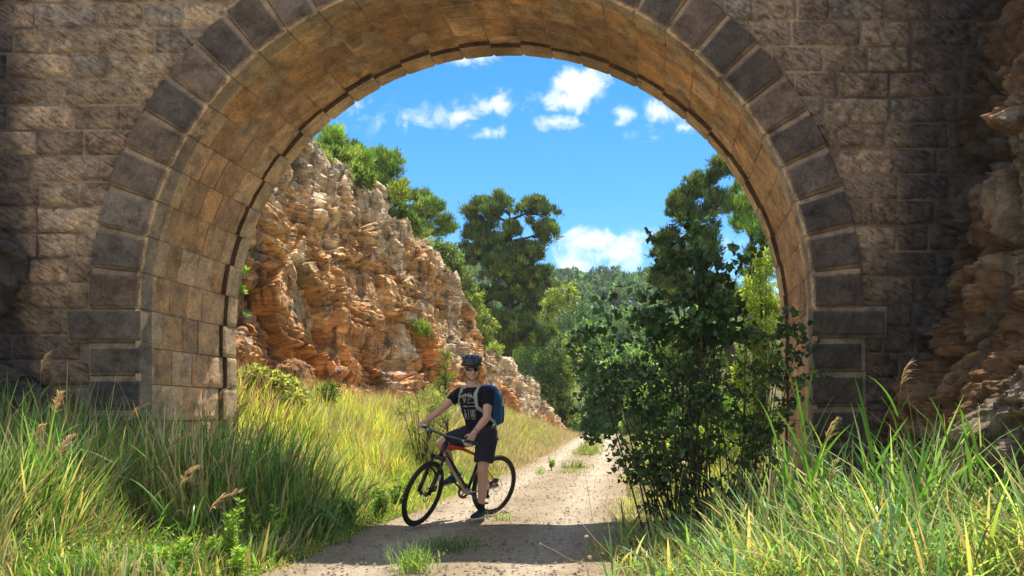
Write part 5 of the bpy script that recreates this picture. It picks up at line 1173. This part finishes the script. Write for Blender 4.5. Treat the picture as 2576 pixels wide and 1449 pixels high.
for s in [[(568, 362), (562, 420), (560, 448)], [(500, 466), (525, 466)], [(548, 468), (634, 466)], [(524, 474), (526, 462), (532, 470), (538, 460), (541, 474), (546, 474)], [(551, 490), (549, 562)],
          [(508, 385), (512, 400), (500, 408)], [(522, 378), (520, 410), (528, 436)], [(505, 412), (550, 416)], [(512, 424), (545, 428)], [(515, 398), (542, 392)], [(508, 440), (530, 438)], [(538, 384), (540, 408)],
          [(578, 380), (572, 392), (584, 402), (580, 416), (572, 420)], [(574, 380), (592, 378), (590, 390)], [(612, 368), (620, 392), (612, 416), (606, 398), (612, 368)], [(564, 442), (585, 440)], [(592, 440), (628, 440)],
          [(506, 498), (530, 502)], [(512, 490), (516, 512)], [(512, 518), (526, 520), (526, 545), (514, 550), (510, 535), (514, 518)], [(518, 512), (518, 552)], [(508, 560), (530, 560)],
          [(572, 498), (574, 545), (582, 550), (586, 520), (588, 500)], [(590, 500), (594, 546), (604, 548), (606, 500)], [(570, 496), (628, 494)], [(572, 560), (608, 560)], [(578, 510), (600, 508)], [(576, 530), (604, 530)]]:
    stroke([Z(*p) for p in s])
pr.build('shirt_print', M['print'], shirt, False)
# ------------------------------------------------------------ backpack
bk = thing('backpack', "blue backpack with pale grey straps worn on the cyclist's back", 'backpack', tuple(off_)); bmx = bmesh.new()
bc0 = chest - FV * .215 + LV * .035 - UP * .04
loft(bmx, [(bc0 - UP * .245 + FV * .03, LV, FV, .10, .05), (bc0 - UP * .21, LV, FV, .145, .085), (bc0 - UP * .05, LV, FV, .155, .10), (bc0 + UP * .12, LV, FV, .145, .09), (bc0 + UP * .20 + FV * .02, LV, FV, .11, .07), (bc0 + UP * .235 + FV * .03, LV, FV, .06, .04)])
fuse('bag', bmx, M['pack'], bk, .009, 5, .014, 7); bmx = bmesh.new(); bp0 = bc0 - FV * .085 - UP * .07
loft(bmx, [(bp0 - UP * .14, LV, FV, .10, .03), (bp0 - UP * .11, LV, FV, .125, .045), (bp0 + UP * .05, LV, FV, .12, .045), (bp0 + UP * .09, LV, FV, .09, .025)]); fuse('front_pocket', bmx, M['pack'], bk, .009, 5, .01, 7)
a = Acc()
for s in (-.05, .05): a.tube([bc0 + LV * (.1 + s * .2) - FV * .1 + UP * q for q in (-.15, .0, .12)], .004, 5)
a.build('zip', M['pack_dark'], bk)
def ribbon(name, pts, w, parent, mat, th=.006):
    """strap lying on the shirt"""
    pts = [np.array(p) for p in pts]; q = []
    for i in range(len(pts) - 1):
        for t in np.linspace(0, 1, 7)[:-1]: q.append(pts[i] + (pts[i + 1] - pts[i]) * t)
    q.append(pts[-1]); L2, R2, L3, R3 = [], [], [], []
    for i, p in enumerate(q):
        loc, nrm, _, _ = bv.find_nearest(Vector(p)); loc = np.array(loc); nrm = np.array(nrm); t = q[min(i + 1, len(q) - 1)] - q[max(i - 1, 0)]; t /= np.linalg.norm(t); s = np.cross(nrm, t); s /= np.linalg.norm(s) + 1e-9
        o = loc + nrm * .004; L2.append(o - s * w / 2); R2.append(o + s * w / 2); L3.append(o - s * w / 2 + nrm * th); R3.append(o + s * w / 2 + nrm * th)
    a = Acc(); a.grid(np.stack([L2, L3, R3, R2], 1), len(q), 4); a.build(name, mat, parent)
for s, sh in ((-1, shR), (1, shL)):
    sp_ = neck + (sh - neck) * .56; ribbon('shoulder_strap', [sp_ - FV * .11 - UP * .06, sp_ + UP * .07, sp_ + FV * .09 - UP * .03, chest + (sh - neck) * .62 + FV * .11 - UP * .02, waist + (sh - neck) * .88 + FV * .02 + UP * .08, waist + (sh - neck) * .85 - FV * .10 - UP * .04], .036, bk, M['strap'])
ribbon('chest_strap', [chest + (shR - neck) * .55 + FV * .14 + UP * .075, chest + FV * .15 + UP * .075, chest + (shL - neck) * .50 + FV * .14 + UP * .075], .017, bk, M['strap'])
ribbon('hip_strap', [waist + LV * .15 - FV * .10 - UP * .01, pel + LV * .19 + FV * .00 + UP * .045, pel + LV * .13 + FV * .11 + UP * .00], .03, bk, M['strap'])
# ------------------------------------------------------------ single plants near the camera
def reed_stem(name, h, lean, seed, plume=True, dry=False):
    """one reed: culm, leaves alternately, drooping plume"""
    rs = np.random.default_rng(seed); t = thing(name, '', 'reed'); k = 7; f = np.linspace(0, 1, k); px_ = lean * h * f ** 1.8; pts = np.stack([px_, .03 * rs.normal() * f, h * f * (1 - .12 * lean * f)], 1)
    c = (.30, .24, .10) if dry else (.17, .24, .06); a = Acc(); a.tube(pts, list(np.linspace(.0045, .0015, k)), 5, c); a.build('stem', M['blade'], t)
    nl = 9; ff = rs.uniform(.12, .86, nl); Pq = np.stack([np.interp(ff, f, pts[:, i]) for i in range(3)], 1); az = np.where(np.arange(nl) % 2, 0, PI) + rs.normal(0, .6, nl)
    g = np.tile(np.array([.12, .24, .05]), (nl, 1)) * rs.uniform(.7, 1.3, (nl, 1)); r = blades(Pq, rs.uniform(.24, .42, nl), np.full(nl, .02), rs.uniform(.3, .8, nl), az, rs.uniform(.2, 1.1, nl), g, g * 1.2, 6)
    mk('leaves', r[0], r[1], M['blade'], t, True, r[2])
    if plume:
        nb = 46; qq = np.linspace(0, 1, nb); tp = pts[-1]; axv = np.stack([(.04 + .35 * abs(lean)) * qq ** 1.6, 0 * qq, .24 * qq * (1 - .35 * qq)], 1); bs = tp + axv; gg = np.tile(np.array([.66, .50, .29]), (nb, 1)) * rs.uniform(.65, 1.25, (nb, 1))
        r = blades(bs, (.13 - .07 * qq) * rs.uniform(.7, 1.2, nb), np.full(nb, .011), rs.uniform(.5, 1.1, nb), rs.normal(0, .5, nb), rs.uniform(.7, 1.5, nb), gg, gg, 4); mk('plume', r[0], r[1], M['dry'], t, True, r[2])
    if 0:
        n = 150; q = rs.random(n); tip = pts[-1]; d = np.array([.16 + .25 * lean, .0, .20]); base = tip + d[None] * q[:, None] * 1.0 + np.array([.10, 0, -.05]) * (q ** 2)[:, None]
        D = np.stack([rs.uniform(.3, 1.2, n), rs.normal(0, .5, n), rs.uniform(-.9, .35, n)], 1); cc = np.tile(np.array([.46, .34, .19]), (n, 1)) * rs.uniform(.6, 1.3, (n, 1))
        V, Fq, C = leaves(base, D, .075 * (1 - .55 * q) * rs.uniform(.7, 1.2, n), .006, cc); mk('plume', V, Fq, M['dry'], t, False, C)
    return t
G1 = 'feathery reeds at the left'
RP = [('tallest upright feathery reed at the far left edge', 100, 6.4, 905, .02), ('feathery reed leaning right beside the tall upright one', 205, 6.3, 1010, .35), ('feathery reed with a big tan plume left of the dark shade', 270, 6.1, 1030, .4),
      ('feathery reed with pale plume low at the left edge', 95, 5.9, 1085, .3), ('feathery reed bowing over the sunlit grass at left', 180, 5.8, 1110, .5), ('feathery reed on the boundary of sun and shade at left', 385, 6.1, 1110, .45),
      ('shaded feathery reed in front of the left jamb corner', 510, 7.2, 985, .3), ('shaded feathery reed before the impost of the left jamb', 590, 7.3, 1030, .3), ('shaded feathery reed close to the left jamb foot', 640, 7.2, 1075, .35), ('shaded reed with dark plume between jamb and meadow', 690, 7.1, 1150, .4),
      ('sunlit reed plume catching light right of the shade', 860, 6.6, 1215, .25), ('half shaded reed plume beside the sunlit plume', 905, 6.7, 1230, .3), ('low arching reed with tan plume in the left foreground', 520, 5.7, 1245, .6), ('feathery reed plume just above the arching grass at left', 455, 5.9, 1185, .5),
      ('golden plumed reed at the right in front of the rock wall', 2085, 5.2, 1085, -.1), ('second golden plume half sunk in the right reeds', 2110, 5.1, 1180, .15), ('thin bare reed stem standing highest in the right reeds', 2260, 5.5, 930, .05)]
for i, (lb, px, Y, py, ln) in enumerate(RP):
    z = CAMH + (PY0 - py) / F * Y; x = (px - PX0) / F * Y; zb = Hs(x, Y); h = max(z - zb - .10, .3); t = reed_stem('feather_reed', h, ln, 100 + i, dry=i % 3 == 0); x0 = x - ln * h * .8
    t.location = (x0, Y, Hs(x0, Y)); t.rotation_euler = (0, 0, random.Random(i).uniform(-.9, .9)); tag(t, lb, 'reed', G1 if px < 1000 else 'feathery reeds at the right')
# big broad reed shoots on the right that stand clear of the mass
BS = [('bright broad reed shoot pointing up beside the right jamb', 2030, 5.3, 990, -.25), ('pair of stiff reed leaves reaching over the rock at right', 2370, 5.0, 1075, .35), ('broad reed shoot arching left over the shade', 1990, 5.2, 1115, -.6), ('reed shoot in the middle of the bright right mass', 2200, 4.9, 1050, -.2),
      ('long reed shoot leaning to the right frame edge', 2440, 4.7, 1130, .5), ('broad leaved reed low at the right frame edge', 2500, 4.6, 1230, .3), ('reed shoot rising left of the golden plume', 2050, 4.9, 1150, -.35), ('forked reed shoot on the sunny side of the rock', 2300, 4.8, 1120, .2)]
for i, (lb, px, Y, py, ln) in enumerate(BS):
    z = CAMH + (PY0 - py) / F * Y; x = (px - PX0) / F * Y; zb = Hs(x, Y); h = (z - zb) * .86; t = thing('broad_reed', lb, 'reed', (x - ln * h * .35, Y, zb), 0, 'broad reed shoots at the right'); rs = np.random.default_rng(300 + i)
    f = np.linspace(0, 1, 6); pts = np.stack([ln * h * .5 * f ** 1.5, 0 * f, h * f], 1); a = Acc(); a.tube(pts, list(np.linspace(.007, .003, 6)), 6, (.17, .27, .07)); a.build('stem', M['blade'], t)
    nl = 11; ff = np.linspace(.25, 1, nl); Pq = np.stack([np.interp(ff, f, pts[:, k]) for k in range(3)], 1); az = np.where(np.arange(nl) % 2, 0, PI) + rs.normal(0, .5, nl); g = np.tile(np.array([.12, .26, .05]), (nl, 1)) * rs.uniform(.75, 1.3, (nl, 1))
    r = blades(Pq, rs.uniform(.32, .52, nl), np.full(nl, .032), rs.uniform(.25, .9, nl) * np.linspace(1.2, .4, nl), az, rs.uniform(.0, .7, nl), g, g * 1.15, 7); mk('leaves', r[0], r[1], M['blade'], t, True, r[2])
# leafy weeds
def weed(label, px, Y, h, n, group=None, col=(.34, .50, .09), ns=3):
    x = (px - PX0) / F * Y; t = thing('leafy_weed', label, 'weed', (x, Y, Hs(x, Y)), rng.uniform(0, 6), group); a = Acc(); ac = Acc()
    for s in range(ns):
        e = np.array([rng.normal() * .22 * h, rng.normal() * .15 * h, h * rng.uniform(.65, 1)]); a.tube([(0, 0, -.02), e * .5 + rng.normal(0, .01, 3), e], [.005, .004, .002], 4, (.2, .25, .08))
        f = rng.uniform(.25, 1.02, n)[:, None]; P = e * f; az = rng.uniform(0, 6.28, n); D = np.stack([np.cos(az), np.sin(az), rng.uniform(.1, 1.1, n)], 1)
        V, Fq, C = leaves(P, D, rng.uniform(.05, .095, n) * (1.1 - .45 * f[:, 0]), .020, jit(col, n, .2)); ac.add(V, Fq, C)
    a.build('stem', M['leaf'], t); ac.build('leaves', M['leaf'], t, smooth=False); return t
for lb, px, Y, h, n in [('tall sunlit leafy weed standing out against the shade at lower left', 578, 5.6, .62, 70), ('small leafy weed alone in the shaded grass', 663, 6.2, .42, 45), ('bright leafy weed at the foot of the tall one', 520, 5.45, .34, 60), ('bushy light green weed at the lower left margin of the track', 590, 5.3, .28, 60), ('leafy weed in the lower left grass', 455, 5.35, .33, 55), ('pale leafy weed left of the track at the bottom', 400, 5.2, .28, 50)]:
    weed(lb, px, Y, h, n, 'leafy weeds in the left foreground')
for i, (lb, px, Y, h) in enumerate([('dark leafy weed in the shade beside the track', 800, 7.2, .34), ('taller dark weed in the shade behind the first', 760, 7.6, .42), ('dark weed at the shade edge near the front wheel', 880, 7.4, .32), ('sunlit weed clump by the track left of the front wheel', 960, 8.3, .34), ('second sunlit weed clump behind the front wheel', 1000, 9.0, .34), ('weed clump where the meadow meets the track', 900, 8.6, .4)]):
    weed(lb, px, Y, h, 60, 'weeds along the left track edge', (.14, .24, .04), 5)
weed('spiky green weed on the track behind the rear wheel', 1387, 15.5, .26, 60, None, (.26, .40, .08), 5)
weed('ragged weed rising above the right reeds near the rock', 2255, 5.6, 1.15, 46, None, (.22, .34, .06), 2)
def tuft(label, px, Y, h, n, col=(.26, .38, .10), spread=.07):
    x = (px - PX0) / F * Y; t = thing('grass_tuft', label, 'grass tuft', (x, Y, Hs(x, Y) + .01), 0, 'grass tufts on the track'); P = np.stack([rng.normal(0, spread, n), rng.normal(0, spread * .7, n), 0 * np.zeros(n)], 1); c = jit(col, n, .35)
    r = blades(P, h * rng.uniform(.4, 1.1, n), rng.uniform(.005, .010, n), np.abs(rng.normal(.2, .3, n)), rng.uniform(0, 6.28, n), rng.uniform(.2, 1.2, n), c, c * 1.3, 4); o = mk('blades', r[0], r[1], M['blade'], t, True, r[2]); o['kind'] = 'stuff'
    m = n * 2; D = rng.normal(0, .5, (m, 3)) + np.array([0, 0, .7]); Q = np.stack([rng.normal(0, spread, m), rng.normal(0, spread * .7, m), rng.random(m) * h * .6], 1); V, Fq, C = leaves(Q, D, .028, .009, jit(col, m, .3)); mk('leaves', V, Fq, M['leaf'], t, False, C)
tuft('low green tuft at the bottom edge of the track', 1045, 5.5, .26, 120, spread=.09)
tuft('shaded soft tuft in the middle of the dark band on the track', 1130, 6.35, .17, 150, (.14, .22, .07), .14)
tuft('tiny tuft in front of the rear wheel', 1265, 8.15, .12, 50, (.40, .46, .16), .06)
tuft('small green tuft on the track left of the spiky weed', 1357, 14.4, .22, 60, spread=.06)
# scabious flowers on long thin stalks
fl = [('pale flower on a long stalk crossing the middle of the track', 1469, 1173, 1525, 5.6), ('white flower head before the poplar scrub', 1720, 1164, 1690, 5.5), ('small white flower low over the track edge', 1565, 1234, 1600, 5.5), ('pinkish flower standing in the bridge shadow', 1476, 1350, 1482, 5.3), ('lowest pale flower at the bottom right of the track', 1483, 1402, 1560, 5.2)]
for lb, px, py, pb, Y in fl:
    h = at(px, py, Y); xb = (pb - PX0) / F * Y; t = thing('scabious_flower', lb, 'flower', (xb, Y, Hs(xb, Y)), 0, 'pale flowers on thin stalks'); tip = np.array(h - t.location)
    a = Acc(); a.tube([(0, 0, 0), tip * .5 + np.array([-.02, 0, 0]), tip], [.002, .0016, .0012], 4, (.2, .22, .1)); a.build('stalk', M['dry'], t)
    n = 46; D = unit(rng.normal(size=(n, 3)) + np.array([0, 0, .7])); V, Fq, C = leaves(np.tile(tip, (n, 1)), D, .017, .009, jit((.72, .60, .68), n, .1, .05)); mk('flower_head', V, Fq, M['leaf'], t, False, C)
# bare dry stalks, bottom right of the track
for lb, pts in [('long bare forked stalk lying over the shadow at lower right', [(1560, 1425), (1500, 1418), (1440, 1410), (1395, 1385), (1360, 1368)]), ('thin bare stalk above the forked one', [(1600, 1440), (1540, 1400), (1500, 1360), (1450, 1300), (1420, 1290)])]:
    Y = 5.25; P = [np.array(at(px, py, Y + .1 * i)) for i, (px, py) in enumerate(pts)]; b0 = P[0].copy(); b0[2] = Hs(b0[0], b0[1]); t = thing('dry_stalk', lb, 'stalk', b0)
    a = Acc(); a.tube([np.zeros(3)] + [p - b0 for p in P], [.003] * 3 + [.0022] * 2 + [.0015], 5, (.40, .36, .2)); a.sphere(P[-1] - b0, .009, 6, (.5, .45, .35)); a.build('stem', M['dry'], t)

# ------------------------------------------------------------ air
def haze():
    a = Acc(); a.box((-420, -80, -2.5), (420, 720, 40)); o = a.build('haze', M['ground'], None, False)
    m = bpy.data.materials.new('valley haze'); m.use_nodes = True; nt = m.node_tree; nt.nodes.clear(); out = nd(nt, 'ShaderNodeOutputMaterial'); v = nd(nt, 'ShaderNodeVolumePrincipled')
    v.inputs['Density'].default_value = .0005; v.inputs['Color'].default_value = (.80, .88, 1, 1); v.inputs['Anisotropy'].default_value = .3; lk(nt, v.outputs[0], out.inputs['Volume'])
    o.data.materials.clear(); o.data.materials.append(m); tag(o, 'thin bluish air over the valley', 'haze', kind='stuff')
haze()
